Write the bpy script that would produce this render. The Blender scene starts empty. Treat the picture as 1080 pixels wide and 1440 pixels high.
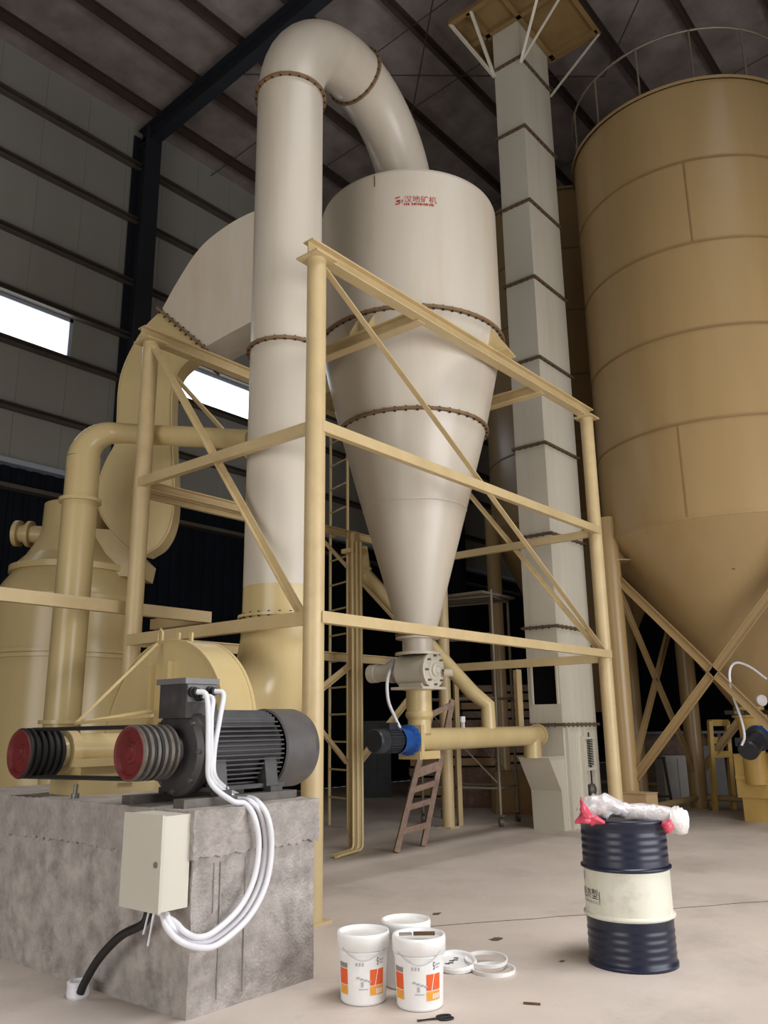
import bpy, math, random
from mathutils import Vector, Matrix
from math import sin, cos, pi, radians, sqrt, atan2

scene = bpy.context.scene
random.seed(7)

# ------------------------------------------------------------------ camera
# world axes follow the building: +X runs along the hall to the far right, +Y to the left wall
FOC, PITCH, ROLL, YAW, EYE = 1164.5, 0.25225, -0.012744, 0.690137, 1.5
R_ = Vector((sin(YAW), -cos(YAW), 0)); F_ = Vector((cos(YAW), sin(YAW), 0)); Z_ = Vector((0, 0, 1))
fz = F_ * cos(PITCH) + Z_ * sin(PITCH)
dn = -(Z_ * cos(PITCH) - F_ * sin(PITCH))
cx = cos(ROLL) * R_ - sin(ROLL) * dn
cyv = sin(ROLL) * R_ + cos(ROLL) * dn
cam_data = bpy.data.cameras.new('camera')
cam = bpy.data.objects.new('camera', cam_data)
scene.collection.objects.link(cam)
m = Matrix.Identity(4)
for i in range(3):
    m[i][0] = cx[i]; m[i][1] = -cyv[i]; m[i][2] = -fz[i]
m[0][3], m[1][3], m[2][3] = 0, 0, EYE
cam.matrix_world = m
cam_data.sensor_fit = 'VERTICAL'
cam_data.sensor_height = 36.0
cam_data.lens = FOC / 1440 * 36.0
cam_data.clip_start = 0.05; cam_data.clip_end = 300
scene.camera = cam

# ------------------------------------------------------------------ world, daylight, exposure
world = bpy.data.worlds.new('overcast_sky'); scene.world = world
world.use_nodes = True
bg = world.node_tree.nodes['Background']
bg.inputs['Color'].default_value = (0.80, 0.90, 1.0, 1)
bg.inputs['Strength'].default_value = 0.35
vs = scene.view_settings
vs.view_transform = 'Standard'; vs.look = 'None'; vs.gamma = 1.0; vs.use_curve_mapping = False
vs.exposure = -0.2
def area(name, loc, rot, sx, sy, power, col):
    l = bpy.data.lights.new(name, 'AREA'); l.shape = 'RECTANGLE'; l.size = sx; l.size_y = sy
    l.energy = power; l.color = col
    o = bpy.data.objects.new(name, l); o.location = loc; o.rotation_euler = rot
    scene.collection.objects.link(o); return o
# daylight through the big door of the right hand wall and the door behind the camera
area('daylight_side_door', (6.5, -5.3, 2.7), (radians(90), 0, 0), 8.0, 5.2, 800, (0.97, 0.98, 1.0))
area('daylight_end_door', (-7.8, 3.0, 2.9), (radians(90), 0, radians(-90)), 7.0, 5.6, 560, (1.0, 0.97, 0.93))
# added overhead fill lamp to brighten the open floor; the roof has no panels
area('added_floor_fill', (4.0, -2.0, 15.6), (0, 0, 0), 13.0, 3.0, 1000, (1.0, 0.98, 0.97)).data.spread = radians(105)

# ------------------------------------------------------------------ helpers
CAM = Vector((0, 0, EYE))
def at(px, py, **k):
    """a point of the hall seen at a place of the 1080x1440 photograph, at a given X, Y, height z or distance D"""
    d = (px - 540) / FOC * cx + (py - 720) / FOC * cyv + fz
    if 'z' in k: t = (k['z'] - EYE) / d.z
    elif 'X' in k: t = k['X'] / d.x
    elif 'Y' in k: t = k['Y'] / d.y
    else: t = k['D'] / d.dot(F_)
    return CAM + d * t
def lin(c):
    c = c / 255.0
    return c / 12.92 if c <= 0.04045 else ((c + 0.055) / 1.055) ** 2.4
def mat(name, rgb, rough=0.5, metal=0.0, var=0.12, scale=2.0, streak=False, bump=0.0, bscale=40.0, dirt=None, dirt_amt=0.35, emis=0.0, spec=0.5, trans=0.0, alpha=1.0, dscale=1.3):
    mt = bpy.data.materials.new(name); mt.use_nodes = True
    nt = mt.node_tree; N = nt.nodes; L = nt.links
    b = N['Principled BSDF']
    col = (lin(rgb[0]), lin(rgb[1]), lin(rgb[2]), 1)
    tc = N.new('ShaderNodeTexCoord'); mp = N.new('ShaderNodeMapping')
    L.new(tc.outputs['Object'], mp.inputs['Vector'])
    mp.inputs['Scale'].default_value = (1, 1, 0.12) if streak else (1, 1, 1)
    nz = N.new('ShaderNodeTexNoise'); nz.inputs['Scale'].default_value = scale
    nz.inputs['Detail'].default_value = 6; nz.inputs['Roughness'].default_value = 0.6
    L.new(mp.outputs['Vector'], nz.inputs['Vector'])
    rp = N.new('ShaderNodeValToRGB')
    rp.color_ramp.elements[0].position = 0.3; rp.color_ramp.elements[1].position = 0.7
    rp.color_ramp.elements[0].color = tuple(x * (1 - var) for x in col[:3]) + (1,)
    rp.color_ramp.elements[1].color = tuple(min(1, x * (1 + var)) for x in col[:3]) + (1,)
    L.new(nz.outputs['Fac'], rp.inputs['Fac'])
    out = rp.outputs['Color']
    if dirt:
        n2 = N.new('ShaderNodeTexNoise'); n2.inputs['Scale'].default_value = dscale; n2.inputs['Detail'].default_value = 9
        n2.inputs['Roughness'].default_value = 0.7
        L.new(mp.outputs['Vector'], n2.inputs['Vector'])
        r2 = N.new('ShaderNodeValToRGB'); r2.color_ramp.elements[0].position = 0.5; r2.color_ramp.elements[1].position = 0.78
        r2.color_ramp.elements[0].color = (0, 0, 0, 1); r2.color_ramp.elements[1].color = (dirt_amt,) * 3 + (1,)
        L.new(n2.outputs['Fac'], r2.inputs['Fac'])
        mx = N.new('ShaderNodeMix'); mx.data_type = 'RGBA'
        L.new(r2.outputs['Color'], mx.inputs['Factor']); L.new(out, mx.inputs['A'])
        mx.inputs['B'].default_value = (lin(dirt[0]), lin(dirt[1]), lin(dirt[2]), 1)
        out = mx.outputs['Result']
    L.new(out, b.inputs['Base Color'])
    b.inputs['Roughness'].default_value = rough; b.inputs['Metallic'].default_value = metal
    b.inputs['Specular IOR Level'].default_value = spec
    if bump:
        n3 = N.new('ShaderNodeTexNoise'); n3.inputs['Scale'].default_value = bscale; n3.inputs['Detail'].default_value = 5
        L.new(tc.outputs['Object'], n3.inputs['Vector'])
        bp = N.new('ShaderNodeBump'); bp.inputs['Strength'].default_value = bump; bp.inputs['Distance'].default_value = 0.02
        L.new(n3.outputs['Fac'], bp.inputs['Height']); L.new(bp.outputs['Normal'], b.inputs['Normal'])
    if emis:
        b.inputs['Emission Color'].default_value = col; b.inputs['Emission Strength'].default_value = emis
    if trans: b.inputs['Transmission Weight'].default_value = trans
    if alpha < 1: b.inputs['Alpha'].default_value = alpha
    return mt
RUST = (120, 70, 35)
M = dict(
    cream=mat('cream_enamel', (208, 199, 184), 0.30, var=0.06, scale=1.2, streak=True, dirt=(186, 150, 98), dirt_amt=0.5, dscale=0.9),
    yellow=mat('yellow_enamel', (204, 183, 134), 0.26, var=0.06, scale=1.5, streak=True, dirt=(170, 136, 84), dirt_amt=0.3),
    steelyellow=mat('yellow_steel_paint', (202, 180, 136), 0.38, var=0.08, scale=2.5, dirt=(150, 112, 66), dirt_amt=0.35),
    silo=mat('ochre_silo_paint', (163, 137, 95), 0.32, var=0.08, scale=0.7, streak=True, dirt=(140, 106, 60), dirt_amt=0.35),
    silodark=mat('ochre_weld_paint', (136, 110, 70), 0.55, var=0.1),
    elev=mat('grey_cream_casing', (212, 206, 190), 0.42, var=0.06, scale=1.0, streak=True, dirt=(150, 135, 105), dirt_amt=0.4),
    rustflange=mat('brown_flange', (98, 78, 58), 0.7, var=0.25, scale=14),
    rustlip=mat('rusty_flange_edge', (126, 102, 74), 0.6, var=0.25, scale=9, dirt=RUST, dirt_amt=0.6, dscale=6),
    bolt=mat('dark_bolt', (52, 44, 38), 0.6, 0.3),
    concrete=mat('rough_concrete', (172, 165, 160), 0.92, var=0.28, scale=7, bump=0.6, bscale=60, dirt=(98, 90, 84), dirt_amt=0.9, dscale=4.5),
    concretetop=mat('grey_concrete_cap', (164, 157, 152), 0.92, var=0.2, scale=7, bump=0.6, bscale=45, dirt=(96, 90, 85), dirt_amt=0.6, dscale=5),
    floor=mat('dusty_concrete_floor', (204, 192, 182), 0.55, var=0.10, scale=0.8, bump=0.12, bscale=30, dirt=(132, 121, 110), dirt_amt=0.5, dscale=0.9),
    joint=mat('dark_joint', (88, 80, 72), 0.9),
    stain=mat('oil_stain', (96, 86, 76), 0.8, var=0.3, scale=12),
    motor=mat('black_motor_paint', (66, 64, 65), 0.42, var=0.2, scale=6, dirt=(120, 112, 104), dirt_amt=0.35, dscale=4),
    motorlid=mat('grey_box_paint', (118, 117, 118), 0.4, 0.2, var=0.1, scale=6),
    motorhood=mat('dusty_black_hood', (86, 83, 83), 0.45, var=0.15, scale=4, dirt=(130, 122, 114), dirt_amt=0.4, dscale=3),
    red=mat('dark_red_pulley_face', (102, 28, 30), 0.55, var=0.25, scale=12),
    groove=mat('grey_cast_iron', (104, 98, 92), 0.5, 0.4, var=0.2, scale=20),
    rubber=mat('black_rubber', (22, 21, 21), 0.6),
    gland=mat('black_gland', (26, 26, 27), 0.5),
    boxp=mat('pale_grey_box_paint', (208, 203, 190), 0.45, var=0.03),
    boxp2=mat('pale_grey_door_paint', (200, 195, 182), 0.45, var=0.03),
    cable=mat('white_cable_sheath', (226, 226, 232), 0.45, var=0.04),
    blackcable=mat('black_cable_sheath', (28, 26, 26), 0.55),
    navy=mat('navy_column_paint', (34, 38, 46), 0.6, var=0.15),
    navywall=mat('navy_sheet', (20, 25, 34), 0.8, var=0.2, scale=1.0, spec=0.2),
    wall=mat('grey_wall_sheet', (156, 154, 147), 0.7, var=0.06, scale=0.6, streak=True),
    girt=mat('brown_grey_girt', (92, 84, 74), 0.6, var=0.15, scale=3),
    roof=mat('foil_roof_lining', (146, 135, 130), 0.4, var=0.3, scale=1.6, bump=0.35, bscale=5),
    purlin=mat('dark_purlin', (70, 58, 52), 0.6, var=0.15),
    glass=mat('daylit_window_pane', (240, 246, 255), 0.3, emis=3.2, var=0.01),
    winframe=mat('window_frame_white', (176, 186, 200), 0.45, var=0.04),
    blue=mat('blue_gearmotor', (26, 78, 150), 0.35, var=0.15, scale=8),
    darkgear=mat('dark_motor_paint', (44, 48, 54), 0.4, var=0.2, scale=8),
    wood=mat('weathered_wood', (146, 122, 106), 0.8, var=0.25, scale=9, bump=0.3, dirt=(180, 170, 160), dirt_amt=0.5, dscale=7),
    galv=mat('galvanised_pipe', (134, 126, 112), 0.5, 0.4, var=0.15),
    drum=mat('navy_drum_paint', (22, 28, 50), 0.33, var=0.12, scale=3),
    drumwhite=mat('off_white_drum_band', (216, 214, 198), 0.4, var=0.05, scale=5, dirt=(150, 142, 125), dirt_amt=0.5, dscale=6),
    black=mat('black_print', (22, 22, 24), 0.6),
    film=mat('cloudy_plastic_film', (224, 219, 219), 0.25, var=0.06, scale=9, trans=0.22, bump=0.6, bscale=22),
    whitefilm=mat('white_plastic_wrap', (226, 222, 218), 0.3, var=0.05, scale=9, bump=0.5, bscale=25),
    pink=mat('pink_plastic', (208, 76, 98), 0.3, var=0.2, scale=14),
    bucket=mat('white_bucket_plastic', (236, 235, 234), 0.4, var=0.03, scale=6, dirt=(206, 202, 196), dirt_amt=0.5, dscale=6),
    paint=mat('white_wall_paint', (222, 220, 214), 0.5, var=0.06, scale=8),
    orange=mat('orange_print', (226, 92, 32), 0.5, var=0.05),
    amber=mat('amber_print', (230, 160, 56), 0.5, var=0.15, scale=20),
    greyprint=mat('grey_print', (140, 136, 128), 0.5),
    softprint=mat('pale_grey_print', (176, 178, 184), 0.5),
    redprint=mat('red_lettering', (176, 44, 44), 0.5),
    card=mat('brown_cardboard', (182, 152, 112), 0.8, var=0.06, scale=4),
    steel=mat('bare_steel', (128, 126, 122), 0.4, 0.6),
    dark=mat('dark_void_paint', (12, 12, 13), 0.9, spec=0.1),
    greycab=mat('grey_cabinet_paint', (120, 118, 116), 0.5),
    whitebox=mat('white_carton', (206, 204, 200), 0.6),
    yellowbright=mat('bright_yellow_paint', (202, 168, 92), 0.45, var=0.1, scale=3, dirt=(170, 120, 50), dirt_amt=0.4, dscale=3),
    handle=mat('brown_wood_handle', (92, 68, 44), 0.6, var=0.2, scale=20),
)

class MB:
    """collects shapes for ONE mesh object"""
    def __init__(s): s.v = []; s.f = []; s.sm = []
    def add(s, vs, fs, smooth=False):
        o = len(s.v); s.v += [Vector(p) for p in vs]
        for f in fs: s.f.append([i + o for i in f]); s.sm.append(smooth)
        return s
    def box(s, c, size, rz=0.0, mat3=None):
        hx, hy, hz = size[0] / 2, size[1] / 2, size[2] / 2
        r = mat3 or Matrix.Rotation(rz, 3, 'Z'); c = Vector(c)
        vs = [c + r @ Vector((x * hx, y * hy, z * hz)) for z in (-1, 1) for y in (-1, 1) for x in (-1, 1)]
        return s.add(vs, [(0, 2, 3, 1), (4, 5, 7, 6), (0, 1, 5, 4), (2, 6, 7, 3), (0, 4, 6, 2), (1, 3, 7, 5)])
    def bbox(s, x0, x1, y0, y1, z0, z1):
        return s.box(((x0 + x1) / 2, (y0 + y1) / 2, (z0 + z1) / 2), (abs(x1 - x0), abs(y1 - y0), abs(z1 - z0)))
    def lathe(s, o, axis, prof, seg=48, sm=False, a0=0.0, a1=2 * pi, ref=None):
        """prof: (radius, distance along axis); each profile segment has its own rings unless sm"""
        o = Vector(o); d = Vector(axis).normalized()
        t = Vector(ref) if ref else (Vector((1, 0, 0)) if abs(d.x) < 0.9 else Vector((0, 1, 0)))
        e1 = (t - d * t.dot(d)).normalized(); e2 = d.cross(e1)
        full = abs(a1 - a0 - 2 * pi) < 1e-6; n = seg if full else seg + 1
        def ring(r, z): return [o + d * z + (e1 * cos(a0 + (a1 - a0) * i / seg) + e2 * sin(a0 + (a1 - a0) * i / seg)) * r for i in range(n)]
        def quads(b0, b1): return [(b0 + i, b0 + (i + 1) % n, b1 + (i + 1) % n, b1 + i) for i in range(seg)]
        if sm:
            vs = []; fs = []
            for k, (r, z) in enumerate(prof):
                vs += ring(max(r, 1e-4), z)
                if k: fs += quads((k - 1) * n, k * n)
            s.add(vs, fs, True)
        else:
            for (r0, z0), (r1, z1) in zip(prof, prof[1:]):
                flat = abs(z1 - z0) < 1e-6
                if r0 < 1e-6 or r1 < 1e-6:
                    rr, zz, apex = (r1, z1, o + d * z0) if r0 < 1e-6 else (r0, z0, o + d * z1)
                    vs = ring(rr, zz) + [apex]
                    fs = [(n, i, (i + 1) % n) if r0 >= 1e-6 else (n, (i + 1) % n, i) for i in range(seg)]
                    if r0 >= 1e-6: fs = [(i, (i + 1) % n, n) for i in range(seg)]
                    s.add(vs, fs, not flat)
                else:
                    s.add(ring(r0, z0) + ring(r1, z1), quads(0, n), not flat)
        return s
    def cyl(s, p0, p1, r, r1=None, seg=24, cap=True):
        p0 = Vector(p0); p1 = Vector(p1); h = (p1 - p0).length; r1 = r if r1 is None else r1
        pr = [(r, 0), (r1, h)]
        if cap: pr = [(0, 0)] + pr + [(0, h)]
        return s.lathe(p0, p1 - p0, pr, seg)
    def sweep(s, path, r, seg=16, cap=True):
        path = [Vector(p) for p in path]; n = len(path)
        rs = r if isinstance(r, (list, tuple)) else [r] * n
        tang = []
        for i in range(n):
            a = path[max(i - 1, 0)]; b = path[min(i + 1, n - 1)]; tang.append((b - a).normalized())
        t0 = tang[0]; ref = Vector((0, 0, 1)) if abs(t0.z) < 0.9 else Vector((1, 0, 0))
        e1 = (ref - t0 * ref.dot(t0)).normalized(); vs = []
        for i in range(n):
            t = tang[i]; e1 = (e1 - t * e1.dot(t)).normalized(); e2 = t.cross(e1)
            vs += [path[i] + (e1 * cos(2 * pi * k / seg) + e2 * sin(2 * pi * k / seg)) * rs[i] for k in range(seg)]
        fs = [(i * seg + k, i * seg + (k + 1) % seg, (i + 1) * seg + (k + 1) % seg, (i + 1) * seg + k) for i in range(n - 1) for k in range(seg)]
        s.add(vs, fs, True)
        if cap:
            s.add(vs[:seg], [tuple(reversed(range(seg)))]); s.add(vs[-seg:], [tuple(range(seg))])
        return s
    def bar(s, p0, p1, poly, up=(0, 0, 1)):
        """section polygon (side, up) extruded from p0 to p1"""
        p0 = Vector(p0); p1 = Vector(p1); d = (p1 - p0).normalized(); u = Vector(up)
        sd = d.cross(u).normalized(); u = sd.cross(d).normalized(); n = len(poly)
        vs = [p0 + sd * a + u * b for a, b in poly] + [p1 + sd * a + u * b for a, b in poly]
        return s.add(vs, [tuple(reversed(range(n))), tuple(range(n, 2 * n))] + [(i, (i + 1) % n, (i + 1) % n + n, i + n) for i in range(n)])
    def prism(s, pts, off):
        """planar outline (3D points) extruded by a vector"""
        n = len(pts); off = Vector(off); pts = [Vector(p) for p in pts]
        s.add(pts, [tuple(range(n))]); s.add([p + off for p in pts], [tuple(reversed(range(n)))])
        s.add(pts + [p + off for p in pts], [(i, i + n, (i + 1) % n + n, (i + 1) % n) for i in range(n)]); return s
    def build(s, name, material, parent=None, org=(0, 0, 0)):
        org = Vector(org)
        me = bpy.data.meshes.new(name)
        me.from_pydata([tuple(p - org) for p in s.v], [], s.f)
        me.polygons.foreach_set('use_smooth', s.sm)
        me.materials.append(M[material] if isinstance(material, str) else material); me.update()
        o = bpy.data.objects.new(name, me); scene.collection.objects.link(o)
        if parent is not None: o.parent = parent
        return o
def rect(w, h): return [(-w / 2, -h / 2), (w / 2, -h / 2), (w / 2, h / 2), (-w / 2, h / 2)]
def chan(w, h, t=0.012, flip=1):
    q = [(-w / 2, -h / 2), (w / 2, -h / 2), (w / 2, -h / 2 + t), (-w / 2 + t, -h / 2 + t), (-w / 2 + t, h / 2 - t), (w / 2, h / 2 - t), (w / 2, h / 2), (-w / 2, h / 2)]
    return q if flip > 0 else [(-a, b) for a, b in reversed(q)]
def ibeam(w, h, t=0.014):
    return [(-w / 2, -h / 2), (w / 2, -h / 2), (w / 2, -h / 2 + t), (t / 2, -h / 2 + t), (t / 2, h / 2 - t), (w / 2, h / 2 - t), (w / 2, h / 2), (-w / 2, h / 2), (-w / 2, h / 2 - t), (-t / 2, h / 2 - t), (-t / 2, -h / 2 + t), (-w / 2, -h / 2 + t)]
def angle(w, t=0.01): return [(-w / 2, -w / 2), (w / 2, -w / 2), (w / 2, -w / 2 + t), (-w / 2 + t, -w / 2 + t), (-w / 2 + t, w / 2), (-w / 2, w / 2)]
def tag(o, label, cat, group=None):
    o['label'] = label; o['category'] = cat
    if group: o['group'] = group
    return o
class Thing:
    def __init__(s, name, label, cat, loc=(0, 0, 0), group=None):
        s.org = Vector(loc); s.root = bpy.data.objects.new(name, None); s.root.location = s.org
        s.root.empty_display_size = 0.1
        scene.collection.objects.link(s.root); tag(s.root, label, cat, group)
    def part(s, name, mb, material, parent=None, label=None, stuff=False):
        o = mb.build(name, material, parent or s.root, s.org)
        if label: o['label'] = label
        if stuff: o['kind'] = 'stuff'
        return o
def single(name, mb, material, label, cat, loc, group=None):
    o = mb.build(name, material, None, loc); o.location = loc
    return tag(o, label, cat, group)
def struct(name, mb, material, parent=None, label=None):
    o = mb.build(name, material, parent)
    if parent is None: o['kind'] = 'structure'
    if label: o['label'] = label
    return o
def catmull(pts, n=6):
    P = [Vector(p) for p in pts]; P = [P[0] * 2 - P[1]] + P + [P[-1] * 2 - P[-2]]; out = []
    for i in range(1, len(P) - 2):
        a, b, c, d = P[i - 1:i + 3]
        for k in range(n):
            t = k / n
            out.append(0.5 * ((2 * b) + (c - a) * t + (2 * a - 5 * b + 4 * c - d) * t * t + (3 * b - a - 3 * c + d) * t ** 3))
    out.append(P[-2]); return out
def bolts(mb, o, axis, r, z, n, size=0.014, h=0.02, a0=0.0):
    o = Vector(o); d = Vector(axis).normalized(); t = Vector((1, 0, 0)) if abs(d.x) < 0.9 else Vector((0, 1, 0))
    e1 = (t - d * t.dot(d)).normalized(); e2 = d.cross(e1)
    for i in range(n):
        a = a0 + 2 * pi * i / n; p = o + (e1 * cos(a) + e2 * sin(a)) * r + d * z
        mb.cyl(p - d * h, p + d * h, size, seg=6)
def text_mesh(txt, size):
    cu = bpy.data.curves.new('lettering', 'FONT'); cu.body = txt; cu.size = size; cu.align_x = 'CENTER'
    ob = bpy.data.objects.new('lettering', cu); scene.collection.objects.link(ob)
    bpy.context.view_layer.update()
    me = ob.evaluated_get(bpy.context.evaluated_depsgraph_get()).to_mesh()
    vs = [tuple(v.co) for v in me.vertices]; fs = [tuple(p.vertices) for p in me.polygons]
    ob.to_mesh_clear() if False else None
    bpy.data.objects.remove(ob); bpy.data.curves.remove(cu)
    return vs, fs
def wrap(mb, vs, fs, c, R, z, ang):
    """flat lettering laid round an upright cylinder: ang is where its middle faces"""
    mb.add([(c[0] + R * cos(ang + x / R), c[1] + R * sin(ang + x / R), z + y) for x, y, _ in vs], fs)

# ------------------------------------------------------------------ the hall
fl = struct('floor', MB().bbox(-9, 36, -5.6, 15, -0.2, 0.0), 'floor')
p0, p1 = Vector((5.15, 4.50, 0)), Vector((9.6, 1.25, 0))
jt = MB(); prev = None
for i in range(25):
    q = p0.lerp(p1, i / 24) + Vector((0, random.uniform(-0.02, 0.02), 0))
    if prev: jt.bar(prev + Vector((0, 0, -0.001)), q + Vector((0, 0, -0.001)), rect(0.009 + 0.006 * random.random(), 0.006))
    prev = q
struct('floor_crack', jt, 'joint', fl)
for px, py, a, b in ((615, 1285, 0.05, 0.03), (697, 1321, 0.06, 0.035), (790, 1352, 0.03, 0.02), (560, 1338, 0.02, 0.02)):
    c = at(px, py, z=0); s_ = MB(); n = 18
    s_.add([(c.x + (a * (1 + 0.35 * random.uniform(-1, 1))) * cos(2 * pi * i / n), c.y + b * (1 + 0.35 * random.uniform(-1, 1)) * sin(2 * pi * i / n), 0.002) for i in range(n)], [tuple(range(n))])
    struct('floor_stain', s_, 'stain', fl)

WY = 15.0
def zr(y): return 14.6 + 0.068 * (WY - y)          # underside of the rafters
wl = struct('wall_left', MB().bbox(-9, 36, WY + 0.10, WY + 0.2, 9.80, 16.0).bbox(-9, 36, WY + 0.10, WY + 0.2, 6.40, 8.85), 'wall')
WINS = [(3.4, 8.05), (10.35, 14.6)]
x = -6.0; k = 0
pan_hi = MB().bbox(0, 0.994, 0, 0.09, 0, 5.9); pan_lo = MB().bbox(0, 0.994, 0, 0.09, 0, 2.40)
mh = pan_hi.build('wall_panel', 'wall', wl); ml = pan_lo.build('wall_panel', 'wall', wl)
first = True
for k in range(34):
    for proto, z in ((mh, 9.82), (ml, 6.45)):
        o = proto if first else proto.copy()
        if not first: scene.collection.objects.link(o)
        o.location = (-6 + k * 1.0, WY, z)
    first = False
edges = [-9.0] + [e for w in WINS for e in w] + [36.0]
for i in range(0, len(edges), 2):
    struct('wall_panel', MB().bbox(edges[i], edges[i + 1], WY, WY + 0.12, 8.83, 9.83), 'wall', wl)
for z, h in ((14.15, 0.12), (12.73, 0.10), (11.16, 0.10), (9.86, 0.10), (8.82, 0.10), (7.50, 0.10)):
    struct('girt', MB().bar((-9, WY - 0.09, z), (36, WY - 0.09, z), chan(0.15, h * 1.25, 0.02)), 'girt', wl)
struct('ledge', MB().bbox(-9, 36, WY - 0.18, WY + 0.1, 6.36, 6.46), 'winframe', wl)
struct('ledge', MB().bbox(-9, 36, WY - 0.22, WY, 5.88, 5.96), 'girt', wl)
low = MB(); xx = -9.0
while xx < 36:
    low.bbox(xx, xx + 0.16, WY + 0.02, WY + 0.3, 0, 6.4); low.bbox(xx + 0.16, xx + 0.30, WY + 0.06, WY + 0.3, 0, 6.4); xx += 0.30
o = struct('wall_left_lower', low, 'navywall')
for i, (a, b) in enumerate(WINS):
    w = MB()
    for q in ((a, a + 0.07, 8.86, 9.80), (b - 0.07, b, 8.86, 9.80), (a, b, 9.72, 9.80), (a, b, 8.86, 8.93)): w.bbox(q[0], q[1], WY + 0.01, WY + 0.11, q[2], q[3])
    wf = struct('window_%d' % (i + 1), w, 'winframe')
    n = 3
    for j in range(n):
        xa = a + 0.07 + (b - a - 0.14) * j / n; xb = a + 0.07 + (b - a - 0.14) * (j + 1) / n
        struct('pane', MB().bbox(xa + 0.004, xb - 0.004, WY + 0.05, WY + 0.06, 8.93, 9.72), 'glass', wf)
for i, X in enumerate((-2.7, 9.32, 21.32, 33.32)):
    c = MB().bar((X, WY - 0.30, 0), (X, WY - 0.30, 14.95), ibeam(0.40, 0.55, 0.03), up=(0, 1, 0))
    t = struct('trim_%d' % (i + 1), c, 'navy')
    r = MB().bar((X, WY - 0.1, zr(WY) + 0.25), (X, -5.6, zr(-5.6) + 0.25), ibeam(0.26, 0.5, 0.03))
    struct('rafter', r, 'navy', t)
ce = struct('ceiling', MB().add([(-9, WY + .2, zr(WY) + 0.74), (36, WY + .2, zr(WY) + 0.74), (36, -5.6, zr(-5.6) + 0.74), (-9, -5.6, zr(-5.6) + 0.74),
                                 (-9, WY + .2, zr(WY) + 0.84), (36, WY + .2, zr(WY) + 0.84), (36, -5.6, zr(-5.6) + 0.84), (-9, -5.6, zr(-5.6) + 0.84)],
                                [(0, 1, 2, 3), (4, 7, 6, 5), (0, 4, 5, 1), (1, 5, 6, 2), (2, 6, 7, 3), (3, 7, 4, 0)]), 'roof')
y = 14.3
while y > -5:
    struct('purlin', MB().bar((-9, y, zr(y) + 0.62), (36, y, zr(y) + 0.62), chan(0.09, 0.24, 0.02)), 'purlin', ce); y -= 1.45
for X in (-6, -3.7, 0.5, 5.3, 11.4, 13.2, 17.5, 19.3):
    struct('sag_rod', MB().cyl((X, WY, zr(WY) + 0.56), (X, -5.4, zr(-5.4) + 0.56), 0.012, seg=6), 'purlin', ce)
for a, b in (((9.4, 12, zr(12) + .3), (15.2, 6, zr(6) + .3)), ((15.2, 12, zr(12) + .3), (9.4, 6, zr(6) + .3)), ((9.4, 6, zr(6) + .3), (15.2, 0, zr(0) + .3)), ((15.2, 6, zr(6) + .3), (9.4, 0, zr(0) + .3))):
    struct('tie_rod', MB().cyl(a, b, 0.014, seg=6), 'purlin', ce)
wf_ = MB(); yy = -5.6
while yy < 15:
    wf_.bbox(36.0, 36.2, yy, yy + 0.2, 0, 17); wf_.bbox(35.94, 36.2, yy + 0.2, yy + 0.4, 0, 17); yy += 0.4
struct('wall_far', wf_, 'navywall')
# right hand wall with its big door (beside the photographer)
struct('wall_right', MB().bbox(-9, 2.5, -5.6, -5.4, 0, 17).bbox(10.5, 36, -5.6, -5.4, 0, 17).bbox(2.5, 10.5, -5.6, -5.4, 5.4, 17), 'wall')
struct('wall_back', MB().bbox(-9.2, -9, -5.6, -0.5, 0, 17).bbox(-9.2, -9, 6.5, 15, 0, 17).bbox(-9.2, -9, -0.5, 6.5, 5.7, 17), 'wall')

# ------------------------------------------------------------------ cyclone
CC = Vector((8.19, 6.25, 0))
cyc = Thing('cyclone_separator', 'tall cream cyclone separator with bolted rings and a long cone', 'cyclone', CC)
def cone_r(z): return 1.24 + (0.95 - 1.24) * (6.4 - z) / 1.2 if z > 5.2 else 0.95 + (0.235 - 0.95) * (5.2 - z) / 2.62
cyc.part('upper_cylinder', MB().lathe(CC, Z_, [(1.215, 6.42), (1.215, 8.30), (1.20, 8.34), (0.0, 8.36)], 96), 'cream')
for da in (-20,):
    t_ = atan2(-CC.y, -CC.x) + radians(da)
    cyc.part('weld_seam', MB().box(CC + Vector((cos(t_) * 1.216, sin(t_) * 1.216, 8.22)), (.01, .014, .16), t_), 'rustlip')
cyc.part('upper_cone', MB().lathe(CC, Z_, [(1.215, 6.38), (0.955, 5.21)], 96), 'cream')
cyc.part('lower_cone', MB().lathe(CC, Z_, [(0.945, 5.18), (cone_r(4.15), 4.15), (0.235, 2.60)], 96), 'cream')
cyc.part('weld_seam', MB().lathe(CC, Z_, [(cone_r(4.16), 4.165), (cone_r(4.15) + .006, 4.15), (cone_r(4.13), 4.135)], 96), 'cream')
for nm, z, r0, r1, th, nb in (('ring_flange', 6.40, 1.19, 1.262, 0.018, 64), ('ring_flange', 5.195, 0.92, 0.992, 0.017, 44)):
    f = cyc.part(nm, MB().lathe(CC, Z_, [(r0, z - th), (r1, z - th), (r1, z + th), (r0, z + th)], 96), 'rustlip', label='rusty bolted ring flange')
    b = MB(); bolts(b, CC, Z_, r1 - 0.028, z, nb, 0.014, th + 0.016); cyc.part('bolts', b, 'bolt', f, stuff=True)
cyc.part('outlet_flange', MB().lathe(CC, Z_, [(0.18, 2.555), (0.275, 2.555), (0.275, 2.585), (0.2, 2.585)], 40), 'rustlip')
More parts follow.
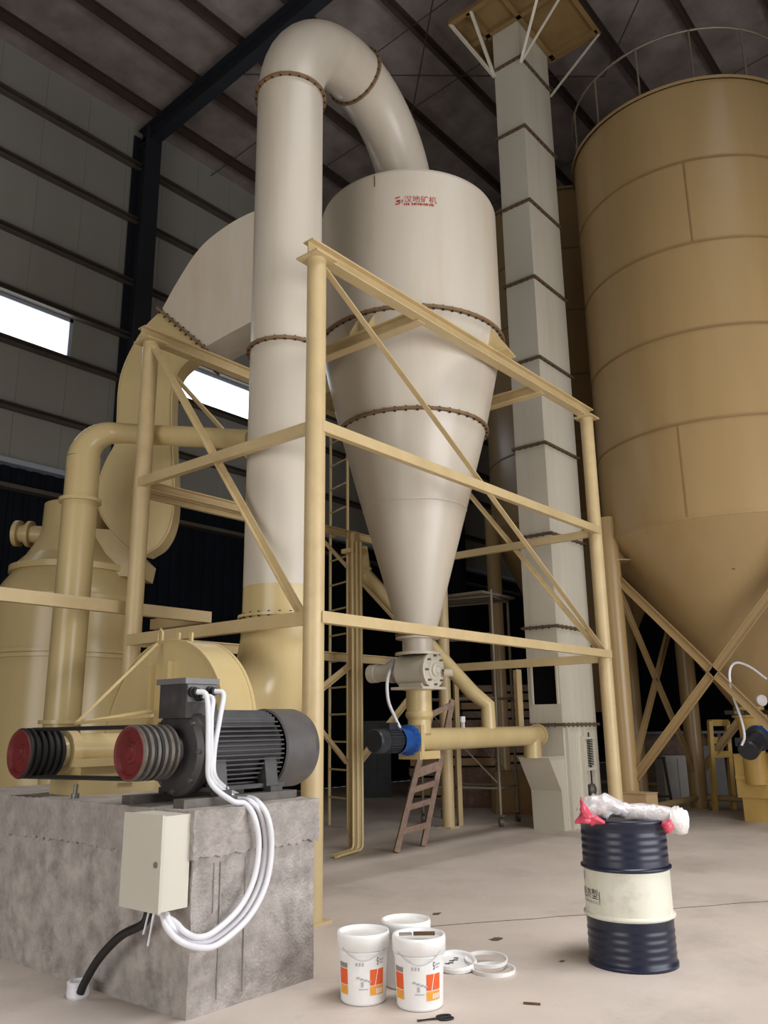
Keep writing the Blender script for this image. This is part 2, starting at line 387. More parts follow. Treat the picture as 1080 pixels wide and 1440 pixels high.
# support brackets under the ring, standing on the cross beams
for ang in (190, 350, 100, 280):
    a = radians(ang); d = Vector((cos(a), sin(a), 0)); t = Vector((-sin(a), cos(a), 0))
    g = MB()
    for s_ in (-1, 1):
        q = CC + t * 0.11 * s_
        g.prism([q + d * 1.20 + Z_ * 6.37, q + d * 1.40 + Z_ * 6.08, q + d * 1.40 + Z_ * 6.03, q + d * 1.08 + Z_ * 6.03], t * 0.012)
    g.box(CC + d * 1.25 + Z_ * 6.025, (0.34, 0.30, 0.018), a)
    cyc.part('bracket', g, 'yellow')
# lettering on the upper drum
aim = atan2(-CC.y, -CC.x)
lg = at(586, 286, D=9.12); ang = atan2(lg.y - CC.y, lg.x - CC.x)
l1 = MB(); vs_, fs_ = text_mesh('\u6c49\u5730\u77ff\u673a', 0.105); wrap(l1, [(x + 0.045, y, 0) for x, y, _ in vs_], fs_, CC, 1.219, lg.z - 0.005, ang)
cyc.part('company_lettering', l1, 'redprint', label='small red lettering')
l2 = MB()
for i in range(16):
    w = 0.012 + 0.004 * ((i * 7) % 3); x0 = -0.165 + i * 0.0245
    if i in (3,): continue
    vv = [(x0, -0.055, 0), (x0 + w, -0.055, 0), (x0 + w, -0.022, 0), (x0, -0.022, 0)]; wrap(l2, vv, [(0, 1, 2, 3)], CC, 1.219, lg.z, ang)
cyc.part('small_lettering', l2, 'redprint')
l3 = MB()
for q in ([(-.27, .0), (-.22, .0), (-.20, .03), (-.25, .03)], [(-.28, .045), (-.21, .065), (-.215, .08), (-.27, .065)], [(-.275, -.035), (-.225, -.035), (-.205, .0), (-.22, .0), (-.235, -.02), (-.275, -.02)], [(-.20, -.01), (-.19, -.02), (-.17, .03), (-.185, .03)]):
    wrap(l3, [(a, b, 0) for a, b in q], [tuple(range(len(q)))], CC, 1.219, lg.z, ang)
cyc.part('company_emblem', l3, 'redprint')

# ------------------------------------------------------------------ rotary valve and screw conveyor under it
rv = Thing('rotary_valve', 'grey cream rotary airlock valve with round bolted end cover under the cone', 'valve', CC + Z_ * 1.4)
rv.part('inlet_neck', MB().lathe(CC, Z_, [(0.27, 2.550), (0.27, 2.525), (0.19, 2.525), (0.19, 2.36), (0.28, 2.36), (0.28, 2.33), (0.2, 2.33)], 40), 'cream')
vb = CC + Z_ * 2.14
rv.part('valve_body', MB().lathe(vb + Vector((0, -0.20, 0)), (0, 1, 0), [(0, 0), (0.205, 0), (0.205, 0.42), (0, 0.42)], 40), 'elev')
ec = rv.part('end_cover', MB().lathe(vb + Vector((0, -0.255, 0)), (0, 1, 0), [(0, 0), (0.12, 0), (0.125, 0.012), (0.19, 0.014), (0.215, 0.02), (0.215, 0.05), (0, 0.05)], 40), 'elev')
b = MB(); bolts(b, vb + Vector((0, -0.25, 0)), (0, 1, 0), 0.17, 0.0, 8, 0.014, 0.03); rv.part('bolts', b, 'steel', ec, stuff=True)
rv.part('bearing_cap', MB().lathe(vb + Vector((0, -0.31, 0)), (0, 1, 0), [(0, 0), (0.035, 0), (0.05, 0.02), (0.075, 0.03), (0.075, 0.06), (0, 0.06)], 24), 'elev')
rv.part('inspection_plug', MB().lathe(vb + Vector((0.16, -0.28, -0.03)), (0.5, -0.9, 0), [(0, 0.10), (0.045, 0.10), (0.05, 0.0), (0, 0)], 20), 'cream')
rv.part('bottom_flange', MB().bbox(vb.x - .24, vb.x + .24, vb.y - .24, vb.y + .24, 1.915, 1.945).bbox(vb.x - .17, vb.x + .17, vb.y - .17, vb.y + .17, 1.945, 1.99), 'cream')
mo = Vector((CC.x, CC.y + 0.22, 2.14))
rv.part('gear_case', MB().lathe(mo, (0, 1, 0), [(0.15, 0), (0.15, 0.05), (0.09, 0.06), (0.09, 0.14), (0.13, 0.15), (0.13, 0.20), (0.10, 0.21)], 28), 'cream')
rv.part('drive_motor', MB().lathe(mo, (0, 1, 0), [(0.105, 0.21), (0.105, 0.42), (0.115, 0.43), (0.115, 0.54), (0.0, 0.56)], 28), 'elev')
rv.part('outlet_spout', MB().lathe(CC, Z_, [(0.20, 1.915), (0.155, 1.90), (0.155, 1.66), (0.17, 1.64), (0.165, 1.60), (0.14, 1.56), (0.14, 1.40)], 40), 'yellow')

SZ = 1.33
sc_ = Thing('screw_conveyor', 'cream horizontal screw conveyor tube feeding the bucket elevator', 'conveyor', (CC.x, CC.y, SZ - 0.2))
sc_.part('tube', MB().cyl((8.10, CC.y, SZ), (11.10, CC.y + 0.06, SZ), 0.135, seg=40), 'yellow')
sc_.part('end_flange', MB().cyl((11.09, CC.y + .06, SZ), (11.13, CC.y + .06, SZ), 0.165, seg=32), 'yellow')
sc_.part('end_flange', MB().cyl((8.06, CC.y, SZ), (8.10, CC.y, SZ), 0.165, seg=32), 'yellow')
sc_.part('outlet_neck', MB().cyl((10.93, CC.y + .05, SZ), (10.93, CC.y + .05, 1.02), 0.13, seg=32), 'yellow')
sc_.part('lifting_lug', MB().bbox(9.10, 9.12, CC.y - .02, CC.y + .02, SZ + .12, SZ + .25).bbox(9.07, 9.15, CC.y - .012, CC.y + .012, SZ + .2, SZ + .27), 'cable')
sc_.part('bottom_box', MB().bbox(7.98, 8.38, CC.y - .16, CC.y + .16, SZ - .22, SZ - .13), 'yellow')
sc_.part('bearing_plate', MB().bbox(8.0, 8.06, CC.y - .17, CC.y + .17, SZ - .2, SZ + .17), 'yellow')
g = Vector((8.02, CC.y, SZ))
gm = sc_.part('gearbox', MB().lathe(g, (-1, 0, 0), [(0.0, 0), (0.16, 0), (0.17, 0.03), (0.17, 0.09), (0.135, 0.11), (0.13, 0.22), (0.15, 0.23), (0.15, 0.27)], 36), 'blue', label='blue gearbox')
rib = MB()
for i in range(16):
    a = 2 * pi * i / 16; rib.box(g + Vector((-0.06, 0.172 * cos(a), 0.172 * sin(a))), (0.05, 0.012, 0.03), mat3=Matrix.Rotation(a, 3, 'X'))
sc_.part('gearbox_ribs', rib, 'blue', gm)
sm_ = sc_.part('motor', MB().lathe(g, (-1, 0, 0), [(0.125, 0.27), (0.125, 0.52), (0.135, 0.53), (0.135, 0.66), (0.12, 0.68), (0.0, 0.68)], 36), 'darkgear')
fins = MB()
for i in range(24):
    a = 2 * pi * i / 24; fins.box(g + Vector((-0.40, 0.13 * cos(a), 0.13 * sin(a))), (0.24, 0.02, 0.006), mat3=Matrix.Rotation(a, 3, 'X'))
sc_.part('cooling_fins', fins, 'darkgear', sm_)
sc_.part('terminal_box', MB().bbox(7.55, 7.70, CC.y - .06, CC.y + .08, SZ + .11, SZ + .2), 'darkgear', sm_)
single('motor_cable', MB().sweep(catmull([mo + Vector((0, 0.3, 0.12)), mo + Vector((0.02, 0.18, 0.16)), at(545, 955, D=10.25), at(546, 985, D=10.1), at(556, 1010, D=10.0), at(564, 1030, D=9.95), at(558, 1043, D=9.95), at(545, 1044, D=9.98), at(538, 1038, D=10.05)]), 0.02, 10), 'cable',
       'white flexible cable hanging from the rotary valve to the blue gearmotor', 'cable', (CC.x - .3, CC.y + .2, 1.4))
tp = Thing('return_pipe', 'slanting cream pipe running down behind the cone into the screw conveyor', 'pipe', (9.75, CC.y, 1.45))
pa = [at(507, 770, D=11.6), at(512, 806, D=11.6), Vector((9.66, CC.y + .20, 1.92)), Vector((9.78, CC.y + .04, 1.75)), Vector((9.78, CC.y + .04, 1.44))]
tp.part('pipe_run', MB().sweep([pa[0], pa[1], pa[1].lerp(pa[2], .02), pa[2], pa[3], pa[4]], 0.10, 24), 'yellow')
tp.part('joint_collar', MB().lathe(pa[1], pa[2] - pa[1], [(0.10, -.02), (.125, -.02), (.125, .02), (.10, .02)], 24), 'yellow')

# ------------------------------------------------------------------ steel frame round the cyclone
FX0, FX1, FY0, FY1 = 5.10, 10.79, 5.01, 7.72; ZT, ZM, ZL = 5.94, 4.14, 2.405
fr = Thing('support_frame', 'yellow steel frame of round posts and diagonal braces carrying the cyclone', 'frame', (FX0, FY0, 0))
posts = ((FX0, FY0), (FX1, FY0), (FX0 + .02, FY1), (FX1, FY1))
for i, (x, y) in enumerate(posts):
    p = fr.part('post', MB().cyl((x, y, 0), (x, y, ZT - .09), 0.092, seg=32), 'steelyellow')
    fr.part('base_plate', MB().bbox(x - .12, x + .12, y - .12, y + .12, 0, .02), 'steelyellow', p)
    fr.part('cap_plate', MB().bbox(x - .14, x + .14, y - .14, y + .14, ZT - .095, ZT - .075), 'steelyellow', p)
IB = ibeam(0.13, 0.15, 0.016)
def fb(a, b, sec, up=(0, 0, 1), name='beam'): return fr.part(name, MB().bar(a, b, sec, up), 'steelyellow')
fb((FX0 - .12, FY0, ZT), (FX1 + .12, FY0, ZT), IB); fb((FX0 - .12, FY1, ZT), (FX1 + .12, FY1, ZT), IB)
fb((6.77, FY0, ZT - .02), (6.77, FY1, ZT - .02), IB); fb((9.49, FY0, ZT - .02), (9.49, FY1, ZT - .02), IB)
CH = chan(0.07, 0.105, 0.012)
fb((FX0, FY0 - .06, ZM), (FX1, FY0 - .06, ZM), chan(0.07, 0.105, .012, -1)); fb((FX0, FY1, ZM), (FX1, FY1, ZM), CH)
fb((FX0 - .03, FY0, ZM), (FX0 - .03, FY1, ZM), CH); fb((FX1, FY0, ZM - .02), (FX1, FY1, ZM - .02), CH)
CL = chan(0.08, 0.115, 0.012)
fb((FX0, FY0 - .07, ZL), (FX1, FY0 - .07, ZL), chan(0.08, 0.10, .012, -1)); fb((FX0, FY1, ZL), (FX1, FY1, ZL), CL)
fb((FX0 - .03, FY0, ZL), (FX0 - .03, FY1, ZL), CL); fb((FX1, FY0, ZL - .05), (FX1, FY1, ZL - .05), CL)
fb((FX0 + .02, FY1 + .16, ZM - .06), (FX0 + 2.2, FY1 + .16, ZM - .06), chan(.06, .08, .01))
AN = angle(0.062, 0.012)
for a, b in (((FX0 + .06, FY0 - .05, ZT - .15), (FX1 - .03, FY0 - .05, ZL + .02)), ((FX0, FY1 - .05, ZT - .1), (FX0 - .02, FY0 + .1, ZL)),
             ((FX0 + .1, FY1 + .05, ZT - .15), (FX1 - .1, FY1 + .05, ZL)), ((FX1 + .05, FY1, ZT - .1), (FX1 + .05, FY0 + .05, ZL))):
    fb(a, b, AN, name='diagonal_brace')
fr.part('middle_post', MB().bar((8.30, FY1 - .32, 0), (8.30, FY1 - .32, ZM - .06), ibeam(.12, .12, .012), up=(0, 1, 0)), 'steelyellow')
fr.part('pipe_clamp', MB().bbox(8.18, 8.44, FY1 - .45, FY1 - .2, 3.78, 3.84), 'steelyellow')
h = at(727, 1000, Y=FY1 - 1.0)
fr.part('hanger', MB().bar((h.x, h.y, 1.46), (h.x, h.y, ZL - .1), angle(.14, .012), up=(0, 1, 0)), 'steelyellow')
fr.part('middle_post', MB().bar((FX1 + .32, FY1 + .05, 0), (FX1 + .32, FY1 + .05, ZL), angle(.11, .012), up=(0, 1, 0)), 'steelyellow')
for a, b in (((5.3, FY1 + .1, .35), (8.3, FY1 - .3, ZL - .1)), ((8.35, FY1 - .2, .9), (10.7, FY1 + .1, ZL)), ((7.0, FY1 + .1, ZL), (8.25, FY1 - .25, 1.05))):
    fb(a, b, angle(.07, .01), name='diagonal_brace')

# ------------------------------------------------------------------ big return air duct
DP = Vector((5.60, 5.95, 0)); rd = 0.375
du = Thing('return_air_duct', 'large cream round duct bending over from the cyclone top down to the fan', 'duct', DP)
z0 = 8.55; half = (CC - DP) * 0.5; mid = DP + half; rad = half.length
arc1 = [mid + Z_ * z0 - half * cos(t) + Z_ * (rad * sin(t)) for t in [pi / 2 * k / 14 for k in range(15)]]
arc2 = [mid + Z_ * z0 - half * cos(t) + Z_ * (rad * sin(t)) for t in [pi / 2 + pi / 2 * k / 14 for k in range(15)]]
du.part('down_pipe', MB().cyl(DP + Z_ * 5.35, DP + Z_ * (z0 - .01), rd, seg=64, cap=False), 'cream')
du.part('down_pipe', MB().cyl(DP + Z_ * 2.82, DP + Z_ * 5.33, rd, seg=64, cap=False), 'cream')
du.part('down_pipe', MB().cyl(DP + Z_ * 2.54, DP + Z_ * 2.82, rd, seg=64, cap=False), 'yellow', label='yellow bottom length of the duct')
du.part('bend', MB().sweep(arc1, rd, 64, False), 'cream')
du.part('bend', MB().sweep(arc2, [rd + 0.0 * k for k in range(15)], 64, False), 'cream')
du.part('outlet_neck', MB().cyl(CC + Z_ * 8.34, CC + Z_ * z0, rd, seg=64, cap=False), 'cream')
def flange(th, o, ax, r, n, mt_='rustlip', w=0.042, t=0.014):
    f = th.part('flange', MB().lathe(o, ax, [(r - .01, -t), (r + w, -t), (r + w, t), (r - .01, t)], 64), mt_)
    bb = MB(); bolts(bb, o, ax, r + w * .55, 0, n, .011, t + .012); th.part('bolts', bb, 'bolt', f, stuff=True)
flange(du, DP + Z_ * z0, Z_, rd, 24); flange(du, arc1[-1], half, rd, 24); flange(du, DP + Z_ * 5.34, Z_, rd, 24); flange(du, DP + Z_ * 2.53, Z_, rd, 24, 'yellow')
ez = 1.45; ed = (Vector((4.62, 5.75, 0)) - DP).normalized(); er = 2.5 - ez
el = [DP + ed * (er * .75 * (1 - cos(t))) + Z_ * (2.52 - er * sin(t)) for t in [pi / 2 * k / 12 for k in range(13)]]
el.append(Vector((4.64, 5.76, ez)))
du.part('lower_bend', MB().sweep(el, rd, 64, False), 'yellow')

# ------------------------------------------------------------------ concrete plinth
BX0, BX1, BY0, BY1, BZ = 3.08, 4.06, 3.94, 6.9, 1.05
def rough_box(x0, x1, y0, y1, z0, z1, nx, ny, nz, amp, seed, bottom_wave=0.0):
    rnd = random.Random(seed); mb = MB(); P = {}
    def vert(i, j, k):
        key = (i, j, k)
        if key not in P:
            x = x0 + (x1 - x0) * i / nx; y = y0 + (y1 - y0) * j / ny; z = z0 + (z1 - z0) * k / nz
            ex = (i in (0, nx)) + (j in (0, ny)) + (k in (0, nz))
            a = amp * (1.6 if ex > 1 else 1.0)
            v = Vector((x + rnd.uniform(-a, a), y + rnd.uniform(-a, a), z + (rnd.uniform(-a, a) if z1 - z > 1e-6 or ex > 1 else 0)))
            if k == 0 and z0 < 0.01: v.z = 0
            if k == 0 and bottom_wave: v.z += rnd.uniform(-bottom_wave, bottom_wave)
            P[key] = len(mb.v); mb.v.append(v)
        return P[key]
    def face(*q): mb.f.append([vert(*a) for a in q]); mb.sm.append(False)
    for i in range(nx):
        for j in range(ny):
            face((i, j, nz), (i + 1, j, nz), (i + 1, j + 1, nz), (i, j + 1, nz)); face((i, j, 0), (i, j + 1, 0), (i + 1, j + 1, 0), (i + 1, j, 0))
    for i in range(nx):
        for k in range(nz):
            face((i, 0, k), (i + 1, 0, k), (i + 1, 0, k + 1), (i, 0, k + 1)); face((i, ny, k), (i, ny, k + 1), (i + 1, ny, k + 1), (i + 1, ny, k))
    for j in range(ny):
        for k in range(nz):
            face((0, j, k), (0, j, k + 1), (0, j + 1, k + 1), (0, j + 1, k)); face((nx, j, k), (nx, j + 1, k), (nx, j + 1, k + 1), (nx, j, k + 1))
    return mb
pl = Thing('concrete_plinth', 'rough grey concrete block carrying the black electric motor', 'concrete block', (BX0, BY0, 0))
pl.part('plinth_body', rough_box(BX0 + .014, BX1 - .012, BY0 + .014, BY1, 0, .83, 18, 50, 14, .003, 3), 'concrete')
pl.part('cap_layer', rough_box(BX0 - .004, BX1 + .01, BY0 - .008, BY1 + .02, .80, BZ, 40, 110, 8, .0032, 5, .012), 'concretetop')
for px in (300, 309, 344): # vertical form marks on the side
    c = at(px, 1250, Y=BY0 + .012)
    pl.part('form_mark', MB().bbox(c.x - .003, c.x + .003, BY0 + .004, BY0 + .03, .06 if px > 305 else .5, .76), 'concretetop')

# ------------------------------------------------------------------ electric motor on the plinth
MY, MZ = 4.40, 1.36
mt_ = Thing('electric_motor', 'large black finned electric motor with terminal box on the concrete block', 'motor', (3.65, MY, BZ))
ax = Vector((0, MY, MZ))
bd = mt_.part('body', MB().lathe(Vector((3.36, MY, MZ)), (1, 0, 0), [(0.19, 0), (0.205, 0.01), (0.205, 0.62), (0.19, 0.63)], 40), 'motor')
fn = MB()
for i in range(-7, 7):
    dz = i * 0.029; w = sqrt(max(0.252 ** 2 - dz * dz, 0))
    for s_ in (-1, 1): fn.box((3.67, MY + s_ * (w + .12) / 2, MZ + dz), (0.58, abs(w - .12), 0.009))
for i in range(-5, 6):
    dy = i * 0.029; w = sqrt(0.252 ** 2 - dy * dy); fn.box((3.67, MY + dy, MZ + (w + .14) / 2), (0.58, 0.009, w - .14))
mt_.part('cooling_fins', fn, 'motor', bd)
es = mt_.part('end_shield', MB().lathe(Vector((3.24, MY, MZ)), (1, 0, 0), [(0.0, 0), (0.09, 0), (0.10, 0.02), (0.22, 0.03), (0.262, 0.05), (0.268, 0.07), (0.268, 0.11), (0.255, 0.12), (0.255, 0.14), (0.2, 0.14)], 48), 'motor')
b = MB(); bolts(b, (3.24, MY, MZ), (1, 0, 0), 0.235, 0.04, 8, .014, .02); mt_.part('bolts', b, 'steel', es, stuff=True)
mt_.part('fan_cover', MB().lathe(Vector((3.98, MY, MZ)), (1, 0, 0), [(0.25, 0), (0.262, 0.01), (0.262, 0.27), (0.245, 0.32), (0.20, 0.345), (0.0, 0.35)], 48), 'motorhood')
for x0 in (3.38, 3.80):
    for s_ in (-1, 1):
        mt_.part('foot', MB().prism([(x0, MY + s_ * .15, MZ - .18), (x0, MY + s_ * .235, BZ + .05), (x0, MY + s_ * .30, BZ + .05), (x0, MY + s_ * .30, BZ + .085), (x0, MY + s_ * .26, BZ + .085), (x0, MY + s_ * .235, MZ - .05)], (.10, 0, 0)), 'motor')
for s_ in (-1, 1):
    mt_.part('slide_rail', MB().bbox(3.12, 4.02, MY + s_ * .26 - .05, MY + s_ * .26 + .05, BZ - .004, BZ + .05), 'groove')
mt_.part('side_boss', MB().bbox(3.36, 3.98, MY - .235, MY + .235, MZ - .235, MZ - .21), 'motor')
tb = mt_.part('terminal_box', MB().bbox(3.23, 3.46, 4.26, 4.53, 1.56, 1.765), 'motor')
mt_.part('lid', MB().bbox(3.21, 3.475, 4.245, 4.545, 1.765, 1.80), 'motorlid', tb)
mt_.part('side_plate', MB().bbox(3.235, 3.455, 4.252, 4.262, 1.655, 1.76), 'motorlid', tb)
GL = [(3.265, 1.715), (3.315, 1.69), (3.40, 1.72)]
for gx, gz in GL:
    mt_.part('cable_gland', MB().lathe((gx, 4.255, gz), (0, -1, 0), [(0.032, 0), (0.032, 0.025), (0.025, 0.03), (0.025, 0.06), (0, .06)], 16), 'gland', tb)
mt_.part('lifting_eye', MB().sweep([(3.55 + .03 * cos(t), MY, 1.63 + .03 * sin(t)) for t in [2 * pi * k / 12 for k in range(13)]], .008, 8), 'motor')
def pulley(th, x0, x1, y, z, r, groove_mat, parent=None):
    prof = [(r - .02, .02), (r - .012, 0), (r, .012)]
    n = 5; w = (x1 - x0 - .024) / n
    for k in range(n):
        a = .012 + k * w; prof += [(r, a + w * .2), (r - .022, a + w * .4), (r - .022, a + w * .6), (r, a + w * .8), (r, a + w)]
    prof += [(r - .01, x1 - x0), (0.05, x1 - x0)]
    p = th.part('pulley', MB().lathe((x0, y, z), (1, 0, 0), prof, 48), groove_mat, parent)
    th.part('pulley_face', MB().lathe((x0 - .004, y, z), (1, 0, 0), [(0, .0), (.035, .0), (.04, .012), (.06, .014), (.065, .022), (r - .042, .024), (r - .03, .006), (r - .013, .0), (r - .01, .006)], 48), 'red', p, label='dark red pulley face')
    return p
pulley(mt_, 2.94, 3.20, MY, MZ, 0.162, 'groove')
mt_.part('shaft', MB().cyl((3.19, MY, MZ), (3.26, MY, MZ), .05, seg=24), 'steel')

FYc, FZc = 5.70, 1.345
fan = Thing('centrifugal_fan', 'yellow centrifugal fan with snail casing and bearing housing behind the belt drive', 'fan', (4.4, 5.75, 0))
pulley(fan, 2.94, 3.20, FYc, FZc, 0.168, 'rubber')
fan.part('shaft', MB().cyl((3.18, FYc, FZc), (4.35, FYc, FZc), .045, seg=24), 'steel')
bh = fan.part('bearing_housing', MB().lathe((3.24, FYc, FZc), (1, 0, 0), [(0, 0), (.10, 0), (.11, .02), (.15, .03), (.15, .10), (.125, .11), (.125, .78), (.15, .79), (.15, .87), (0, .88)], 40), 'yellow')
fan.part('housing_base', MB().bbox(3.30, 4.04, FYc - .20, FYc + .20, BZ - .01, BZ + .22).bbox(3.26, 4.05, FYc - .23, FYc + .23, FZc - .10, FZc - .05), 'yellow')
fan.part('drain_plug', MB().bbox(3.60, 3.72, FYc - .215, FYc - .20, BZ + .07, BZ + .17).cyl((3.66, FYc - .225, BZ + .12), (3.66, FYc - .21, BZ + .12), .025, seg=16), 'yellow')
for bx in (3.2, 4.0):
    fan.part('anchor_bolt', MB().cyl((bx, FYc - .32, BZ - .01), (bx, FYc - .32, BZ + .09), .014, seg=10).cyl((bx, FYc - .32, BZ), (bx, FYc - .32, BZ + .03), .03, seg=6), 'steel')
vc = Vector((0, 5.80, 1.40)); rim = []
for k in range(0, 61):
    th = radians(-100 + 330 * k / 60); r = 0.62 + 0.0022 * max(math.degrees(th), -60)
    rim.append((vc.y - r * cos(th), vc.z + r * sin(th)))
XF, XB = 4.30, 4.60
face = [Vector((XF, y, z)) for y, z in rim]; back = [Vector((XB, y, z)) for y, z in rim]
vb_ = MB(); n = len(rim); cf = Vector((XF, vc.y, vc.z)); cb = Vector((XB, vc.y, vc.z))
vb_.add(face + [cf], [(i + 1, i, n) for i in range(n - 1)] + [(0, n - 1, n)])
vo = fan.part('casing_front_plate', vb_, 'yellow')
fan.part('casing_back_plate', MB().add(back + [cb], [(i, i + 1, n) for i in range(n - 1)] + [(n - 1, 0, n)]), 'yellow')
band = MB().add(face + back, [(i, i + 1, i + 1 + n, i + n) for i in range(n - 1)] + [(n - 1, 0, n, 2 * n - 1)], True)
fan.part('casing_band', band, 'yellow')
lip = MB()
for X in (XF, XB):
    for i in range(0, n - 1):
        a = Vector((X, *rim[i])); c = Vector((X, *rim[i + 1])); lip.bar(a, c, rect(.012, .03), up=(1, 0, 0))
fan.part('edge_lip', lip, 'yellow')
fan.part('hub_plate', MB().lathe((XF - .03, FYc, FZc), (1, 0, 0), [(.05, 0), (.3, 0), (.3, .03), (.05, .03)], 40), 'yellow')
for px, py in ((212, 935), (238, 930)):
    a = at(px, py, X=XF - .03); fan.part('stiffener', MB().bar((XF - .03, a.y, .9), (XF - .03, a.y, a.z), angle(.07, .01), up=(0, 1, 0)), 'yellow')
lug = at(226, 893, X=XF + .1)
fan.part('lifting_lug', MB().sweep([(XF + .1, lug.y + .03, lug.z - .05), (XF + .1, lug.y + .03, lug.z + .02), (XF + .1, lug.y, lug.z + .05), (XF + .1, lug.y - .03, lug.z + .02), (XF + .1, lug.y - .03, lug.z - .05)], .012, 8), 'yellow')
for px in (251, 269): 
    q = at(px, 893, X=XF + .15); fan.part('lifting_lug', MB().bbox(XF + .14, XF + .16, q.y - .02, q.y + .02, q.z - .09, q.z + .02), 'yellow')
fan.part('pedestal', MB().prism([(XF - .02, 5.2, 0), (XF - .02, 6.4, 0), (XF - .02, 6.25, .95), (XF - .02, 5.4, .95)], (.36, 0, 0)), 'yellow')
for a, b in ((at(221, 905, X=4.24), at(106, 1017, X=3.5)), (at(106, 1017, X=3.5), at(214, 999, X=4.24)), (at(106, 1017, X=3.5), at(214, 1006, X=3.5))):
    fan.part('guard_rod', MB().bar(a, b, angle(.022, .006)), 'yellow')
for i, X in enumerate((3.02, 3.075)):
    r1 = .150; r2 = .157; P = []
    for k in range(17): t = pi / 2 + pi * k / 16; P.append((X, FYc - r2 * cos(t), FZc + r2 * sin(t)))
    for k in range(17): t = -pi / 2 + pi * k / 16; P.append((X, MY - r1 * cos(t), MZ + r1 * sin(t)))
    P.append(P[0])
    single('drive_belt', MB().sweep(P, .013, 8, False), 'rubber', ('black rubber drive belt in the outermost pulley groove' if i == 0 else 'black rubber drive belt running just behind the outermost belt'), 'belt', (X, (FYc + MY) / 2, MZ - .15), 'belts between the two red pulleys')

# ------------------------------------------------------------------ switch box, cables and conduit on the plinth
sb = Thing('switch_box', 'pale grey metal switch box hung on the corner of the concrete block', 'switch box', (3.07, 3.97, .55))
sb.part('body', MB().bbox(2.905, 3.078, 3.965, 4.315, .556, 1.036), 'boxp')
dr = sb.part('door', MB().bbox(2.885, 2.901, 3.960, 4.320, .550, 1.042), 'boxp2')
sb.part('lock', MB().lathe((2.886, 4.00, .79), (-1, 0, 0), [(.016, 0), (.016, .008), (0, .008)], 12), 'greycab', dr)
for y in (4.03, 4.07, 4.10):
    sb.part('cable_gland', MB().cyl((2.97, y, .556), (2.97, y, .53), .02, seg=12), 'cable')
for i, (dy, ln) in enumerate(((4.10, .12), (4.055, .17))):
    sb.part('loose_strip', MB().bar((2.93, dy, .55), (2.915, dy + .02, .55 - ln), rect(.02, .006)), 'cable')
CP = [[(300, 1098), (330, 1122), (352, 1129), (368, 1148), (374, 1190), (366, 1240), (343, 1284), (305, 1318), (280, 1325), (256, 1316), (240, 1300), (234, 1284)],
      [(304, 1096), (336, 1119), (360, 1128), (377, 1150), (382, 1192), (374, 1244), (350, 1290), (310, 1326), (283, 1333), (254, 1324), (235, 1305), (229, 1284)],
      [(296, 1100), (326, 1126), (345, 1133), (358, 1150), (364, 1188), (357, 1236), (336, 1278), (300, 1311), (277, 1318), (259, 1310), (246, 1297), (239, 1284)]]
for i, (gx, gz) in enumerate((GL[1], GL[2], GL[0])):
    q = CP[i]
    pts = [Vector((gx, 4.20, gz)), Vector((gx + .03, 4.15, gz - .02)), at(q[0][0] - 3 + (8 if i == 1 else 0), 1010, Y=4.11), at(q[0][0] - 3, 1060, Y=4.105), at(q[0][0], q[0][1], Y=4.10), at(q[1][0], q[1][1], z=BZ + .032)]
    off = 3.905 - .028 * (i == 1) - .012 * i
    pts += [at(q[2][0], q[2][1], Y=3.945) + Z_ * .01] + [at(a, b_, Y=off) for a, b_ in q[3:-2]] + [at(q[-2][0], q[-2][1], X=2.975) if False else at(q[-2][0], q[-2][1], Y=3.95), Vector((2.97, (4.03, 4.07, 4.10)[i] - .03, .535))]
    single('white_cable', MB().sweep(catmull(pts, 8), .0165, 12), 'cable', ('white cable from the motor box hanging lowest in a loop', 'white cable from the motor box making the widest loop', 'white cable from the motor box making the smallest inner loop')[i], 'cable', (3.4, 3.9, .4), 'white cables looping from the motor to the switch box')
single('black_conduit', MB().sweep(catmull([(2.97, 4.16, .53), (2.965, 4.20, .46), at(170, 1316, X=2.955), at(140, 1347, X=2.95), at(120, 1380, X=2.945), at(113, 1396, X=2.94)]), .024, 12), 'blackcable', 'thick black cable curving from the switch box down to the floor', 'cable', (2.95, 4.7, 0))
sl = at(105, 1405, z=0) + Vector((.03, .02, 0))
single('conduit_sleeve', MB().lathe(sl, Z_, [(.058, 0), (.064, .012), (.062, .06), (.066, .085), (.05, .088), (.045, .04)], 20), 'cable', 'short white plastic sleeve where the black cable enters the floor', 'sleeve', sl)

# ------------------------------------------------------------------ grinding mill at the left
MC = Vector((5.80, 10.25, 0))
ml_ = Thing('grinding_mill', 'large yellow cylindrical grinding mill at the left edge of the photo', 'mill', MC)
ml_.part('lower_body', MB().lathe(MC, Z_, [(1.02, 0), (1.02, .3), (.96, .34), (.96, 2.45)], 72), 'yellow')
for z, r in ((2.38, 1.0), (2.44, .985), (3.12, .95)):
    ml_.part('ring_flange', MB().lathe(MC, Z_, [(.85, z - .022), (r, z - .022), (r, z + .022), (.85, z + .022)], 72), 'yellow')
ml_.part('upper_body', MB().lathe(MC, Z_, [(.945, 2.44), (.945, 3.12)], 72), 'yellow')
ml_.part('shoulder', MB().lathe(MC, Z_, [(.945, 3.14), (.93, 3.2), (.84, 3.36), (.74, 3.50)], 72, True), 'yellow')
ml_.part('shoulder_flange', MB().lathe(MC, Z_, [(.6, 3.50), (.79, 3.50), (.79, 3.58), (.6, 3.58)], 72), 'yellow')
ml_.part('neck', MB().lathe(MC, Z_, [(.75, 3.58), (.60, 3.74), (.48, 3.95), (.43, 4.10), (.425, 4.46), (0, 4.47)], 64), 'yellow')
for a0 in (0, 1): pass
lgp = at(55, 752, D=11.0); lgd = (at(20, 750, D=11.0) - lgp).normalized()
